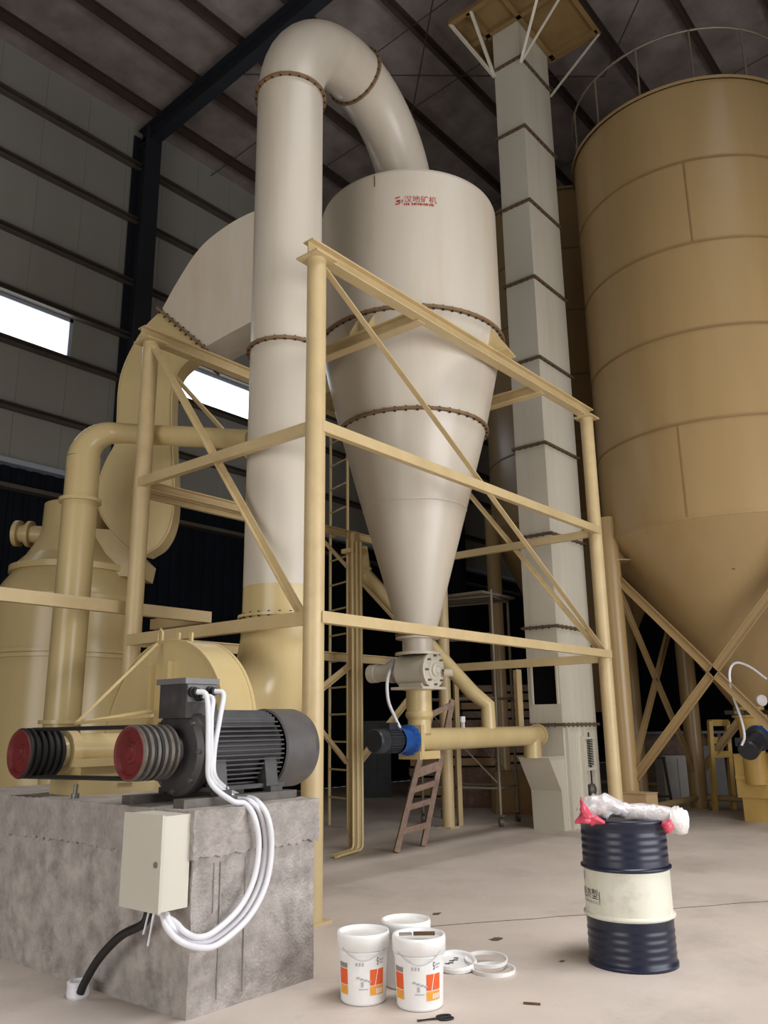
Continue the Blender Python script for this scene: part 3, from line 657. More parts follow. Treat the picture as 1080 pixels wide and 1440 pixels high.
ml_.part('side_port', MB().lathe(lgp - lgd * .1, lgd, [(.12, 0), (.12, .20), (.18, .20), (.18, .25), (.12, .26), (.12, .36), (.18, .36), (.18, .42), (0, .42)], 28), 'yellow')
# plate housing from the mill neck over to the scroll duct
q0 = [at(x, y, D=10.72) for x, y in ((112, 742), (160, 745), (205, 790), (200, 812), (112, 806))]
ml_.part('outlet_housing', MB().prism(q0, F_ * .5), 'yellow')

sd = Thing('scroll_duct', 'flat sided yellow scroll duct rising from the mill to the cyclone inlet', 'duct', (6.0, 9.2, 3.6))
D0 = 10.25
out = [(205, 779), (226, 765), (240, 738), (245, 700), (243, 640), (241, 590), (243, 545), (252, 520), (268, 504), (285, 490), (255, 465), (225, 440), (205, 460), (186, 490), (173, 520), (167, 548), (165, 590), (163, 622), (150, 648), (140, 674), (137, 700), (144, 727), (164, 753), (188, 773)]
def duct_outline(seg):
    res = []
    for a in seg: res += [p for p in (catmull([at(x, y, D=D0) for x, y in a], 5) if len(a) > 2 else [at(x, y, D=D0) for x, y in a])][:-1]
    return res
o1 = duct_outline([out[0:10], out[9:12], out[11:24] + out[0:1]])
def ducting(th, name, pts, dep_, mtl):
    n = len(pts); off = F_ * dep_; mb = MB()
    mb.add(pts, [tuple(range(n))]); mb.add([p + off for p in pts], [tuple(reversed(range(n)))])
    mb.add(pts + [p + off for p in pts], [(i, i + n, (i + 1) % n + n, (i + 1) % n) for i in range(n)], False)
    return th.part(name, mb, mtl)
ducting(sd, 'scroll_body', o1, .34, 'yellow')
tr = [[(225, 440), (250, 395), (280, 350), (315, 320), (355, 298), (400, 284), (446, 272)], [(446, 272), (446, 405)], [(446, 405), (400, 428), (352, 453), (315, 473), (285, 490)], [(285, 490), (225, 440)]]
ducting(sd, 'inlet_transition', duct_outline(tr), .74, 'cream')
fa, fb_ = at(222, 437, D=D0), at(289, 493, D=D0); dd = (fb_ - fa).normalized()
sd.part('joint_flange', MB().prism([fa - dd * .03 - F_ * .05, fb_ + dd * .03 - F_ * .05, fb_ + dd * .03 + F_ * .79, fa - dd * .03 + F_ * .79], dd.cross(F_) * .03), 'rustlip')
bb = MB(); 
for k in range(9):
    p = fa.lerp(fb_, (k + .5) / 9) - F_ * .035; nrm = dd.cross(F_); bb.cyl(p - nrm * .03, p + nrm * .05, .011, seg=6)
sd.part('bolts', bb, 'bolt', stuff=True)
c0 = at(191, 695, D=D0 - .0)
sd.part('edge_rim', MB().sweep([p - F_ * .004 for p in o1 + o1[:1]], .012, 6, False), 'yellow')

bp_ = Thing('bleed_pipe', 'yellow vent pipe standing before the mill with a bend at its top', 'pipe', (4.92, 8.65, 0))
B0 = Vector((4.92, 8.65, 0)); hz = 4.86
bp_.part('lower_pipe', MB().cyl(B0, B0 + Z_ * 4.05, .195, seg=40), 'yellow')
bp_.part('foot_flange', MB().lathe(B0, Z_, [(.19, 1.56), (.245, 1.56), (.245, 1.60), (.19, 1.60)], 40), 'yellow')
bp_.part('collar', MB().lathe(B0, Z_, [(.18, 4.05), (.24, 4.05), (.24, 4.09), (.18, 4.09)], 40), 'yellow')
hd = Vector((5.75, 6.35, 4.62)) - Vector((B0.x, B0.y, hz)); hd.z = 0; hd.normalize()
# the vent runs level behind the left post and joins the big duct
hp0 = at(170, 609, D=9.32); hp1 = at(352, 619, D=8.62); hdir = (hp1 - hp0).normalized()
rr = (hp0 - B0); rr.z = 0; top_z = hp0.z
bendp = []; L_ = min(rr.length, .32)
start = Vector((B0.x, B0.y, top_z - L_))
for k in range(11):
    t = pi / 2 * k / 10; bendp.append(Vector((B0.x, B0.y, top_z - L_)) + rr.normalized() * (L_ * (1 - cos(t))) + Z_ * (L_ * sin(t)))
bp_.part('upper_pipe', MB().cyl(B0 + Z_ * 4.09, start, .19, seg=40, cap=False), 'yellow')
bp_.part('bend', MB().sweep(bendp, [.19 - .006 * k for k in range(11)], 40), 'yellow')
bp_.part('cross_pipe', MB().sweep([bendp[-1] - rr.normalized() * .02, hp0 + hdir * .05, hp1], [.13, .12, .115], 28), 'yellow')

fr.part('platform_beam', MB().bar((2.6, FY1 + .24, 2.78), (6.32, FY1 + .24, 2.78), chan(.09, .13, .012, -1)), 'steelyellow')
fr.part('platform_beam', MB().bar((6.27, FY1 + .24, 2.78), (6.27, FY1 + 1.3, 2.78), chan(.09, .13, .012)), 'steelyellow')

fr.part('platform_post', MB().cyl((2.7, FY1 + .24, 0), (2.7, FY1 + .24, 2.715), .05, seg=16), 'steelyellow')

# ------------------------------------------------------------------ bucket elevator
EX, EY, EW, EV = 11.47, 6.08, 1.12, 0.55
ev = Thing('bucket_elevator', 'tall square grey cream bucket elevator rising to the roof', 'elevator', (EX, EY, 0))
zs = [0.0, 1.48, 2.945, 4.40, 5.905, 7.405, 8.895, 10.395, 11.92, 13.41, 15.0]
for i in range(len(zs) - 1):
    a, b = zs[i] + (.02 if i else 0), zs[i + 1] - .02
    c = MB()
    if i == 1:   # section with the open hatch on its narrow side
        y0, y1, h0, h1 = EY + .06, EY + .46, 1.78, 2.42
        c.bbox(EX + .012, EX + EW, EY, EY + .012, a, b).bbox(EX + .012, EX + EW, EY + EV - .012, EY + EV, a, b).bbox(EX + EW - .012, EX + EW, EY + .012, EY + EV - .012, a, b)
        c.bbox(EX, EX + .012, EY, y0, a, b).bbox(EX, EX + .012, y1, EY + EV, a, b).bbox(EX, EX + .012, y0, y1, a, h0).bbox(EX, EX + .012, y0, y1, h1, b)
    else:
        c.bbox(EX, EX + EW, EY, EY + EV, a, b)
    s_ = ev.part('casing_section', c, 'elev')
    if i == 1:
        ev.part('hatch_frame', MB().bbox(EX - .02, EX, y0 - .03, y0, h0, h1), 'elev', s_); ev.part('hatch_frame', MB().bbox(EX - .02, EX, y1, y1 + .03, h0, h1), 'elev', s_)
        ev.part('hatch_shade_sheet', MB().bbox(EX + .05, EX + .06, EY + .03, EY + EV - .03, h0 - .1, h1 + .1), 'dark', s_, label='near-black sheet for the shade inside the open hatch')  # near-black sheet, its colour stands in for the shade inside the casing
    if i < len(zs) - 2:
        z = zs[i + 1]; f = ev.part('joint_flange', MB().bbox(EX - .045, EX + EW + .045, EY - .045, EY + EV + .045, z - .018, z + .018), 'rustflange')
        bb = MB()
        for k in range(9): bb.cyl((EX + EW * k / 8, EY - .03, z - .04), (EX + EW * k / 8, EY - .03, z + .028), .009, seg=6)
        for k in range(1, 6): bb.cyl((EX - .03, EY + EV * k / 5, z - .04), (EX - .03, EY + EV * k / 5, z + .028), .009, seg=6)
        ev.part('bolts', bb, 'bolt', f, stuff=True)
for dx in (.36, .42):
    ev.part('seam_strip', MB().bbox(EX + dx, EX + dx + .012, EY - .008, EY, .05, 4.35), 'elev')
for dx in (.05, .58): ev.part('boot_stiffener', MB().bbox(EX + dx, EX + dx + .06, EY - .05, EY, .0, 1.44), 'elev')
sp = MB()
c = Vector((EX + .70, EY - .06, 0)); hel = [c + Vector((.045 * cos(2 * pi * t * 11), .045 * sin(2 * pi * t * 11), .86 + .40 * t)) for t in [k / 132 for k in range(133)]]
ev.part('tension_spring', sp.sweep(hel, .009, 6), 'steel')
ev.part('tension_rod', MB().cyl(c + Z_ * .45, c + Z_ * 1.36, .014, seg=8), 'bolt')
ev.part('spring_guide', MB().bbox(c.x - .16, c.x + .16, c.y - .02, c.y + .05, 1.26, 1.29).bbox(c.x - .18, c.x - .14, c.y, c.y + .06, .2, 1.3).bbox(c.x + .14, c.x + .18, c.y, c.y + .06, .2, 1.3).bbox(c.x - .16, c.x + .16, c.y - .02, c.y + .05, .80, .84), 'elev')
ev.part('bearing_block', MB().lathe((c.x - .02, EY - .12, .52), (0, 1, 0), [(0, 0), (.05, 0), (.09, .03), (.09, .10), (.0, .12)], 20).bbox(c.x - .13, c.x + .09, EY - .05, EY, .44, .60), 'groove')
hy0, hy1 = EY + .01, EY + EV - .04
prof = [(EX, 1.02), (EX - .46, 1.02), (EX - .14, .55), (EX - .12, 0.0), (EX, 0.0)]
ev.part('inlet_hopper', MB().prism([(x, hy0, z) for x, z in prof], (0, hy1 - hy0, 0)), 'elev')
ev.part('hopper_rim', MB().bbox(EX - .48, EX, hy0 - .02, hy1 + .02, 1.02, 1.035), 'elev')
# head platform under the roof
PX0, PX1, PY0, PY1, PZ = 10.72, 12.75, 5.05, 7.10, 14.32
pf = ev.part('platform_deck', MB().bbox(PX0, PX1, PY0, EY - .01, PZ, PZ + .03).bbox(PX0, PX1, EY + EV + .01, PY1, PZ, PZ + .03).bbox(PX0, EX - .01, EY, EY + EV, PZ, PZ + .03).bbox(EX + EW + .01, PX1, EY, EY + EV, PZ, PZ + .03), 'silodark')
for a, b in (((PX0, PY0), (PX1, PY0)), ((PX0, PY1), (PX1, PY1)), ((PX0, PY0), (PX0, PY1)), ((PX1, PY0), (PX1, PY1)), ((PX0, EY - .06), (PX1, EY - .06)), ((PX0, EY + EV + .06), (PX1, EY + EV + .06)), ((EX - .06, PY0), (EX - .06, PY1)), ((EX + EW + .06, PY0), (EX + EW + .06, PY1))):
    ev.part('platform_bearer', MB().bar((*a, PZ - .05), (*b, PZ - .05), angle(.09, .012)), 'silodark', pf)
for a, b in (((EX, EY), (PX0, PY0)), ((EX, EY), (EX - .06, PY0)), ((EX + EW, EY), (PX1, PY0)), ((EX, EY + EV), (PX0, PY1)), ((EX, EY + EV), (PX0, EY + EV)), ((EX + EW, EY + EV), (PX1, PY1))):
    ev.part('strut', MB().bar((a[0], a[1], 13.3), (b[0], b[1], PZ - .06), angle(.05, .01)), 'elev')

# ------------------------------------------------------------------ silos
def silo(c, name, label, R, a, zb, zt, seams=True, rail=True, braces=True):
    c = Vector(c); s = Thing(name, label, 'silo', c)
    n = 5; zz = [zb + (zt - zb) * k / n for k in range(n + 1)]
    for k in range(n):
        s.part('shell_course', MB().lathe(c, Z_, [(R - (k % 2) * .004, zz[k] + .012), (R - (k % 2) * .004, zz[k + 1] - .012)], 96), 'silo')
        s.part('weld_band', MB().lathe(c, Z_, [(R - .01, zz[k] - .016), (R + .016, zz[k] - .016), (R + .016, zz[k] + .016), (R - .01, zz[k] + .016)], 96), 'silodark' if k else 'silo')
    s.part('roof', MB().lathe(c, Z_, [(R + .05, zt - .03), (R + .05, zt + .03), (R, zt + .05), (.3, zt + .45), (0, zt + .45)], 96), 'silo')
    s.part('hopper_cone', MB().lathe(c, Z_, [(R, zb - .016), (.22, 1.72)], 96), 'silo')
    if seams:
        cam_a = atan2(-c.y, -c.x)
        for k, da in ((3, 0.0), (0, -15)):
            t = cam_a + radians(da); rm = Matrix.Rotation(t, 3, 'Z')
            s.part('seam', MB().box(c + Vector((cos(t) * (R + .002), sin(t) * (R + .002), (zz[k] + zz[k + 1]) / 2)), (.012, .022, zz[k + 1] - zz[k] - .05), mat3=rm), 'silodark')
    LG = [(-a, a), (a, a), (-a, -a), (a, -a)]
    for (x, y) in LG:
        p = c + Vector((x, y, 0))
        l = s.part('leg', MB().cyl(p, p + Z_ * (zb + .35), .155, seg=32), 'silo')
        s.part('base_plate', MB().bbox(p.x - .22, p.x + .22, p.y - .22, p.y + .22, 0, .03), 'silo', l)
        inw = Vector((-x, -y, 0)).normalized(); t = Vector((-inw.y, inw.x, 0))
        s.part('gusset', MB().prism([p + inw * .1 + Z_ * (zb - .35), p + inw * .55 + Z_ * (zb - .35), p + inw * .30 + Z_ * (zb + .02), p + inw * .1 + Z_ * (zb + .02)], t * .02).box(p + inw * .3 + Z_ * (zb - .36), (.5, .3, .02), atan2(inw.y, inw.x)), 'silo', l)
    for (x0, y0), (x1, y1) in () if not braces else ((LG[0], LG[1]), (LG[0], LG[2]), (LG[1], LG[3]), (LG[2], LG[3])):
        A = c + Vector((x0, y0, 0)); B = c + Vector((x1, y1, 0))
        s.part('cross_brace', MB().bar(A + Z_ * (zb - .55), B + Z_ * .55, chan(.05, .13, .012)), 'silo')
        s.part('cross_brace', MB().bar(A + Z_ * .55 , B + Z_ * (zb - .55), chan(.05, .13, .012)), 'silo')
    for (i, j) in ((0, 1), (1, 3)):
        A = c + Vector((*LG[i], .2)); B = c + Vector((*LG[j], .2)); s.part('tie_bar', MB().cyl(A, B, .05, seg=12), 'silo')
    if rail:
        rl = s.part('guard_rail', MB().sweep([c + Vector((R * .98 * cos(t), R * .98 * sin(t), zt + 1.05)) for t in [2 * pi * k / 48 for k in range(49)]], .022, 8), 'galv')
        for k in range(14):
            t = 2 * pi * k / 14; s.part('rail_post', MB().cyl(c + Vector((R * .98 * cos(t), R * .98 * sin(t), zt)), c + Vector((R * .98 * cos(t), R * .98 * sin(t), zt + 1.05)), .018, seg=8), 'galv', rl)
    return s
A_ = 1.45
S1 = Vector((13.99, 4.15, 0))
s1 = silo(S1, 'storage_silo', 'huge ochre steel silo on legs at the right edge of the photo', 2.0, A_, 4.40, 11.75)
silo(Vector((16.7, 8.05, 0)), 'storage_silo', 'ochre steel silo half hidden behind the cyclone and the bucket elevator', 2.0, A_, 5.6, 13.0, seams=False, rail=False, braces=False)
p = S1 + Vector((cos(atan2(-4.15, -13.99)) * 1.38, sin(atan2(-4.15, -13.99)) * 1.38, 0))
s1.part('level_sensor', MB().lathe(at(1031, 797, D=12.05), (S1 + Z_ * 3.2 - at(1031, 797, D=12.05)), [(0, -.02), (.05, -.02), (.05, .02), (.025, .03), (.025, .3)], 16), 'bolt')
# discharge valve and feeder below the silo
df = Thing('silo_feeder', 'yellow feeder with black slide gate and dark motor under the silo cone', 'feeder', S1)
df.part('spout', MB().lathe(S1, Z_, [(.225, 1.715), (.225, 1.60), (.26, 1.59), (.26, 1.55), (.20, 1.54), (.17, 1.30), (.17, .55)], 40), 'yellowbright')
df.part('slide_gate', MB().bbox(S1.x - .36, S1.x + .30, S1.y - .26, S1.y + .26, 1.60, 1.66), 'bolt')
df.part('gate_rod', MB().bbox(S1.x - .62, S1.x - .3, S1.y - .03, S1.y + .03, 1.60, 1.65), 'steel')
df.part('hand_wheel', MB().lathe(at(1071, 985, D=12.55), (-.7, -.7, 0), [(.03, -.03), (.08, -.02), (.085, 0), (.08, .02), (.03, .03), (0, .03)], 24), 'whitefilm')
df.part('feeder_case', MB().bbox(S1.x - .05, S1.x + .9, S1.y - .75, S1.y + .30, .35, 1.0).bbox(S1.x + .0, S1.x + .85, S1.y - .7, S1.y + .25, 0, .35), 'yellowbright')
df.part('case_rib', MB().bbox(S1.x - .07, S1.x - .05, S1.y - .75, S1.y + .3, .62, .68).bbox(S1.x - .07, S1.x - .05, S1.y - .28, S1.y - .22, .0, 1.0), 'yellowbright')
m0 = at(1066, 1038, D=12.85); m1 = at(1038, 1072, D=12.25); md = m1 - m0
fm = df.part('motor', MB().lathe(m0, md, [(0, -.25), (.10, -.25), (.10, 0), (.18, 0), (.18, .05), (.135, .07), (.135, .32), (.15, .33), (.15, .46), (.13, .49), (0, .49)], 36), 'darkgear', label='dark grey flange motor')
df.part('motor_flange', MB().lathe(m0, md, [(.17, -.03), (.19, -.03), (.19, .04), (.17, .04)], 36), 'blue', fm)
df.part('terminal_box', MB().box(m0 + md.normalized() * .2 - R_ * .18 + Z_ * .02, (.14, .14, .12)), 'darkgear', fm)
single('motor_cable', MB().sweep(catmull([at(1078, 955, D=12.4), at(1055, 938, D=12.4), at(1035, 932, D=12.3), at(1026, 945, D=12.2), at(1030, 975, D=12.2), at(1042, 1010, D=12.2), at(1047, 1035, D=12.2), at(1043, 1048, D=12.25)]), .018, 10), 'cable', 'white cable hanging in front of the silo cone down to its motor', 'cable', (13.2, 3.6, 1.0))

# ------------------------------------------------------------------ steel drum and the plastic wrap on it
DC = Vector((5.56, 2.55, 0))
dm = Thing('steel_drum', 'navy blue steel drum with a wide off white band', 'drum', DC)
R = .278
def beads(z0, z1, n):
    pr = []
    for k in range(n * 6 + 1): pr.append((R - .003 + .0019 * sin(2 * pi * k / 6), z0 + (z1 - z0) * k / (n * 6)))
    return pr
dm.part('lower_body', MB().lathe(DC, Z_, [(R - .01, 0), (R + .006, .0), (R + .006, .022), (R - .004, .03)] + beads(.06, .24, 4) + [(R - .002, .285)], 72, True), 'drum')
dm.part('rolling_hoop', MB().lathe(DC, Z_, [(R - .004, .282), (R + .014, .292), (R + .014, .304), (R - .004, .314)], 72, True), 'drumwhite')
dm.part('label_band', MB().lathe(DC, Z_, [(R - .002, .312), (R - .002, .572)], 72, True), 'drumwhite', label='off white painted band')
dm.part('rolling_hoop', MB().lathe(DC, Z_, [(R - .004, .570), (R + .014, .580), (R + .014, .592), (R - .004, .602)], 72, True), 'drum')
dm.part('upper_body', MB().lathe(DC, Z_, [(R - .002, .600), (R - .002, .63)] + beads(.64, .82, 4) + [(R - .003, .852), (R + .006, .858), (R + .008, .88), (R - .004, .884), (R - .014, .88), (R - .016, .862)], 72, True), 'drum')
lid = dm.part('drum_top', MB().lathe(DC, Z_, [(R - .012, .862), (0, .862)], 72), 'drum')
dm.part('bung', MB().lathe(DC + Vector((-.12, -.12, .862)), Z_, [(.035, 0), (.035, .012), (.02, .014), (0, .014)], 16), 'steel', lid)
ca = atan2(-DC.y, -DC.x)
lt = MB(); vs_, fs_ = text_mesh('\u7ecf\u6d4e\u578b|', .066); wrap(lt, vs_, fs_, DC, R + .0015, .405, ca - radians(60))
dm.part('lettering', lt, 'black', label='black lettering on the white band')
lt = MB()
for k in range(9): wrap(lt, [(-.12 + k * .026, 0, 0), (-.105 + k * .026, 0, 0), (-.105 + k * .026, .016, 0), (-.12 + k * .026, .016, 0)], [(0, 1, 2, 3)], DC, R + .0015, .372, ca - radians(60))
wrap(lt, [(-.1, 0, 0), (-.075, .0, 0), (-.075, .045, 0), (-.09, .05, 0)], [(0, 1, 2, 3)], DC, R + .0015, .505, ca - radians(57))
dm.part('small_lettering', lt, 'softprint')

def crumple(path, radii, seg, amp, seed, squash=1.0):
    rnd = random.Random(seed); mb = MB(); path = catmull(path, 4); n = len(path)
    rr = []
    for i in range(n):
        t = i / (n - 1) * (len(radii) - 1); k = min(int(t), len(radii) - 2); rr.append(radii[k] + (radii[k + 1] - radii[k]) * (t - k))
    vs = []
    for i in range(n):
        a = path[max(i - 1, 0)]; b = path[min(i + 1, n - 1)]; t = (b - a).normalized(); s_ = t.cross(Z_).normalized(); u = s_.cross(t)
        for k in range(seg):
            an = 2 * pi * k / seg; r = rr[i] * (1 + rnd.uniform(-amp, amp) + amp * .6 * sin(3 * an + i * .7))
            vs.append(path[i] + s_ * (cos(an) * r) + u * (sin(an) * r * squash))
    fs = [(i * seg + k, i * seg + (k + 1) % seg, (i + 1) * seg + (k + 1) % seg, (i + 1) * seg + k) for i in range(n - 1) for k in range(seg)]
    mb.add(vs, fs, True); mb.add(vs[:seg], [tuple(reversed(range(seg)))]); mb.add(vs[-seg:], [tuple(range(seg))])
    return mb
def dtop(px, py, D): return at(px, py, D=D)
bg_ = Thing('plastic_wrap', 'crumpled clear plastic wrap roll lying across the top of the drum', 'plastic wrap', DC + Z_ * .885)
Dm = 5.80
bg_.part('loose_film', crumple([dtop(815, 1146, Dm), dtop(830, 1137, Dm), dtop(850, 1133, Dm), dtop(872, 1138, Dm), dtop(890, 1142, Dm)], [.04, .085, .095, .06, .045], 18, .2, 4, .8), 'film')
bg_.part('wrapped_roll', crumple([dtop(878, 1141, Dm), dtop(905, 1143, Dm - .02), dtop(930, 1147, Dm - .04), dtop(950, 1152, Dm - .05)], [.05, .056, .064, .066], 18, .09, 5), 'film')
bg_.part('roll_end', crumple([dtop(940, 1152, Dm - .05), dtop(952, 1154, Dm - .06), dtop(964, 1155, Dm - .06)], [.074, .088, .072], 18, .08, 6), 'whitefilm')
bg_.part('pink_end', crumple([dtop(932, 1158, Dm - .10), dtop(939, 1163, Dm - .12), dtop(945, 1166, Dm - .12)], [.02, .045, .02], 12, .15, 8), 'pink', label='pink patch at the end of the roll')
pk = dtop(828, 1155, Dm - .16)
bg_.part('pink_bag', crumple([pk + R_ * -.09 - Z_ * .01, pk + R_ * -.03 + Z_ * .012, pk + R_ * .03 + Z_ * .012, pk + R_ * .10 - Z_ * .01], [.008, .045, .045, .012], 14, .3, 9, .7)
         .add(crumple([pk + Z_ * .02 - R_ * .01, pk + Z_ * .07 - R_ * .025, pk + Z_ * .12 - R_ * .035, pk + Z_ * .15 - R_ * .04], [.05, .026, .01, .003], 10, .3, 12).v, crumple([pk, pk + Z_ * .07, pk + Z_ * .12, pk + Z_ * .15], [.05, .026, .01, .003], 10, .3, 12).f, True), 'pink', label='pink plastic corner sticking up')

# ------------------------------------------------------------------ paint buckets
def bucket(c, label, turn, brush=False, lidded=True):
    c = Vector((c[0], c[1], 0)); t = Thing('paint_bucket', label, 'bucket', c, 'paint buckets beside the concrete block')
    t.part('body', MB().lathe(c, Z_, [(0, .002), (.122, .002), (.128, .012), (.138, .28), (.139, .285)], 56), 'bucket')
    t.part('rim', MB().lathe(c, Z_, [(.139, .275), (.149, .28), (.151, .345), (.147, .362), (.137, .362), (.134, .335)], 56, True), 'bucket')
    t.part('rib', MB().lathe(c, Z_, [(.138, .262), (.144, .264), (.144, .272), (.138, .274)], 56), 'bucket')
    t.part('inside', MB().lathe(c, Z_, [(.135, .338), (.10, .334), (0, .333)], 56), 'paint')
    t.part('handle', MB().sweep([c + Vector(((.15) * cos(turn + a), (.15) * sin(turn + a), .295 - .06 * sin(pi * k / 16))) for k, a in [(k, -.9 + 1.8 * k / 16) for k in range(17)]], .0022, 6), 'softprint')
    def patch(a0, a1, z0, z1, m_, skew=0.0, nm='print_panel'):
        mb = MB(); n = 10; vs = []; rr_ = lambda z: .1285 + (z - .012) * (.0095 / .268) + (.0012 if nm == 'print_panel' else .002)
        for k in range(n + 1):
            a = a0 + (a1 - a0) * k / n
            vs += [(c.x + rr_(z0) * cos(turn + a), c.y + rr_(z0) * sin(turn + a), z0), (c.x + rr_(z1) * cos(turn + a + skew), c.y + rr_(z1) * sin(turn + a + skew), z1)]
        mb.add(vs, [(2 * k, 2 * k + 2, 2 * k + 3, 2 * k + 1) for k in range(n)], True)
        return t.part(nm, mb, m_)
    for a0, a1 in ((.28, .95), (-1.25, -.72)):
        patch(a0, a1, .105, .185, 'orange'); patch(a0, a1, .055, .100, 'amber')
    patch(-1.25, -.72, .19, .215, 'greyprint')
    patch(.50, .53, .105, .19, 'bucket', .12, 'white_slash')
    for k in range(3): patch(-.32 + k * .13, -.25 + k * .13, .205, .222, 'softprint', nm='lettering')
    for k in range(4): patch(-.30 + k * .16, -.16 + k * .16, .14 - .006 * k, .15 - .006 * k, 'softprint', nm='lettering')
    patch(-.10, .0, .10, .125, 'softprint', nm='lettering'); patch(-.2, .2, .085, .09, 'softprint', nm='lettering')
    for q in ((.60, .66, .238, .244), (.585, .61, .228, .238), (.60, .65, .222, .228), (.64, .665, .212, .222), (.59, .65, .206, .212)): patch(*q, 'black', nm='emblem')
    patch(.70, .95, .225, .235, 'softprint', nm='lettering'); patch(.72, .90, .212, .218, 'softprint', nm='lettering')
    for k in range(4): patch(.55 + k * .09, .60 + k * .09, .062, .088, 'bucket', .02, 'lettering')
    return c
fc = lambda c: atan2(-c[1], -c[0])
b1, b2, b3 = (3.93, 3.44), (4.05, 3.13), (4.30, 3.42)
bucket(b1, 'white paint bucket with orange print, nearest the concrete block', fc(b1))
bucket(b2, 'white paint bucket with orange print and a brush lying on its top', fc(b2))
bucket(b3, 'white paint bucket standing behind the other two, its print hidden', fc(b3) + 2.5)
br = Thing('paint_brush', 'paint brush with brown handle lying across the front bucket', 'brush', (b2[0], b2[1], .36))
bc = Vector((b2[0], b2[1], .362)) - F_ * .02
br.part('brush_handle', MB().box(bc + R_ * .03 + Z_ * .004, (.12, .035, .014), atan2(R_.y, R_.x)), 'handle')
br.part('bristles', MB().box(bc - R_ * .075 + Z_ * .003, (.07, .03, .011), atan2(R_.y, R_.x) + .12), 'greyprint')
# loose bucket lids and hoops on the floor
ld = at(641, 1362, z=0); 
lo = Thing('plastic_cover', 'round white bucket lid with dark print lying beside the buckets', 'lid', ld)
lc = Vector((ld.x, ld.y, 0)); tl = Matrix.Rotation(radians(10), 3, R_)
lv = MB().lathe(Vector((0, 0, 0)), Z_, [(0, .012), (.105, .012), (.115, .03), (.128, .034), (.135, .02), (.135, 0), (0, 0)], 40)
for v in lv.v: v.xyz = tl @ v + lc + Z_ * .025
lo.part('lid_disc', lv, 'bucket')
pv = MB()
for k in range(5): pv.box(lc + tl @ Vector((-.05 + .025 * k, .03 - .012 * (k % 2), .013)) + Z_ * .0255, (.016, .03, .001), .5, )
lo.part('lid_print', pv, 'black')
for (px, py, r, tilt, lab) in ((684, 1360, .135, 4, 'white plastic hoop lying on the floor next to the bucket lid'), (694, 1366, .135, 0, 'white plastic hoop lying flat on the floor, farthest from the buckets')):
    q = at(px, py, z=0); hv = MB().lathe((0, 0, 0), Z_, [(r - .008, 0), (r, 0), (r + .003, .022), (r - .005, .022), (r - .008, 0)], 44)
    tm = Matrix.Rotation(radians(tilt), 3, R_); lift = .0 if tilt == 0 else .135 * sin(radians(tilt)) + .024
    for v in hv.v: v.xyz = tm @ v + Vector((q.x, q.y, lift))
    single('bucket_hoop', hv, 'bucket', lab, 'hoop', (q.x, q.y, 0))
sx = at(612, 1434, z=0); s0 = Vector((sx.x, sx.y, .006))
sci = Thing('scissors', 'small pair of black handled scissors on the floor before the buckets', 'scissors', s0)
r0 = (R_ * .95 + F_ * .3).normalized(); r1 = Vector((-r0.y, r0.x, 0))
for k in (-1, 1):
    cpt = s0 + r0 * .055 + r1 * .020 * k
    hnd = MB().sweep([cpt + r0 * (.038 * cos(t)) + r1 * (.018 * sin(t)) for t in [2 * pi * i / 20 for i in range(21)]], .0055, 8, False)
    sci.part('handle_loop', hnd, 'black')
    sci.part('blade', MB().bar(s0 + r0 * .02 + r1 * .006 * k, s0 - r0 * .10 - r1 * .004 * k, rect(.012, .003)), 'bolt')
st = at(748, 1413, z=0)
single('wood_scrap', MB().bar(Vector((st.x, st.y, .006)) - R_ * .045 + F_ * .012, Vector((st.x, st.y, .006)) + R_ * .045 - F_ * .012, rect(.012, .010)), 'handle', 'short splinter of wood lying on the floor right of the buckets', 'wood scrap', st)

# ------------------------------------------------------------------ ladders, pipes, scaffold
wd = Thing('wooden_ladder', 'weathered wooden ladder leaning behind the screw conveyor', 'ladder', (8.6, 6.8, 0))
L0, L1 = at(557, 1199, z=0), at(595, 1190, z=0); T0, T1 = at(607, 1000, D=11.25), at(636, 985, D=11.6)
for a, b in ((L0, T0), (L1, T1)): wd.part('rail', MB().bar(a, b, rect(.065, .115), up=(.5, .5, 0)), 'wood')
for t in (.14, .30, .42, .54, .66, .78, .97):
    wd.part('rung', MB().bar(L0.lerp(T0, t), L1.lerp(T1, t), rect(.035, .07 if t != .54 else .11)), 'wood')
T2, T3 = at(606, 990, D=11.5), at(632, 988, D=11.9); L2, L3 = at(600, 1150, D=12.1), at(628, 1150, D=12.4); L2.z = L3.z = 0
sl_ = Thing('steel_ladder', 'tall narrow yellow steel ladder standing behind the frame', 'ladder', (10.0, 9.2, 0))
A0, A1 = Vector((10.06, 9.50, 0)), Vector((9.89, 8.95, 0))
for a in (A0, A1): sl_.part('rail', MB().cyl(a, a + Z_ * 6.5, .025, seg=10), 'yellow')
for k in range(1, 16): sl_.part('rung', MB().cyl(A0 + Z_ * (.42 * k), A1 + Z_ * (.42 * k), .016, seg=8), 'yellow')
for i, (dx, dy) in enumerate(((8.12, 7.26), (8.16, 7.22), (8.20, 7.18))):
    e = at(468 + 4 * i, 1207 + 2 * (i % 2), z=0)
    single('floor_conduit', MB().sweep([(dx, dy, 3.9), (dx, dy, .10), (dx - .01, dy, .05), (dx - .05, dy, .025), (e.x, e.y, .025)], .018, 8), 'yellow', ('thin cream conduit beside the middle post, bending left along the floor, leftmost', 'thin cream conduit beside the middle post, the centre one of three', 'thin cream conduit beside the middle post, rightmost of three')[i], 'conduit', (dx, dy, 0), 'conduits down the middle post')
sf = Thing('scaffold_tower', 'grey steel scaffold tower on castors behind the screw conveyor', 'scaffold', (11.14, 7.02, 0))
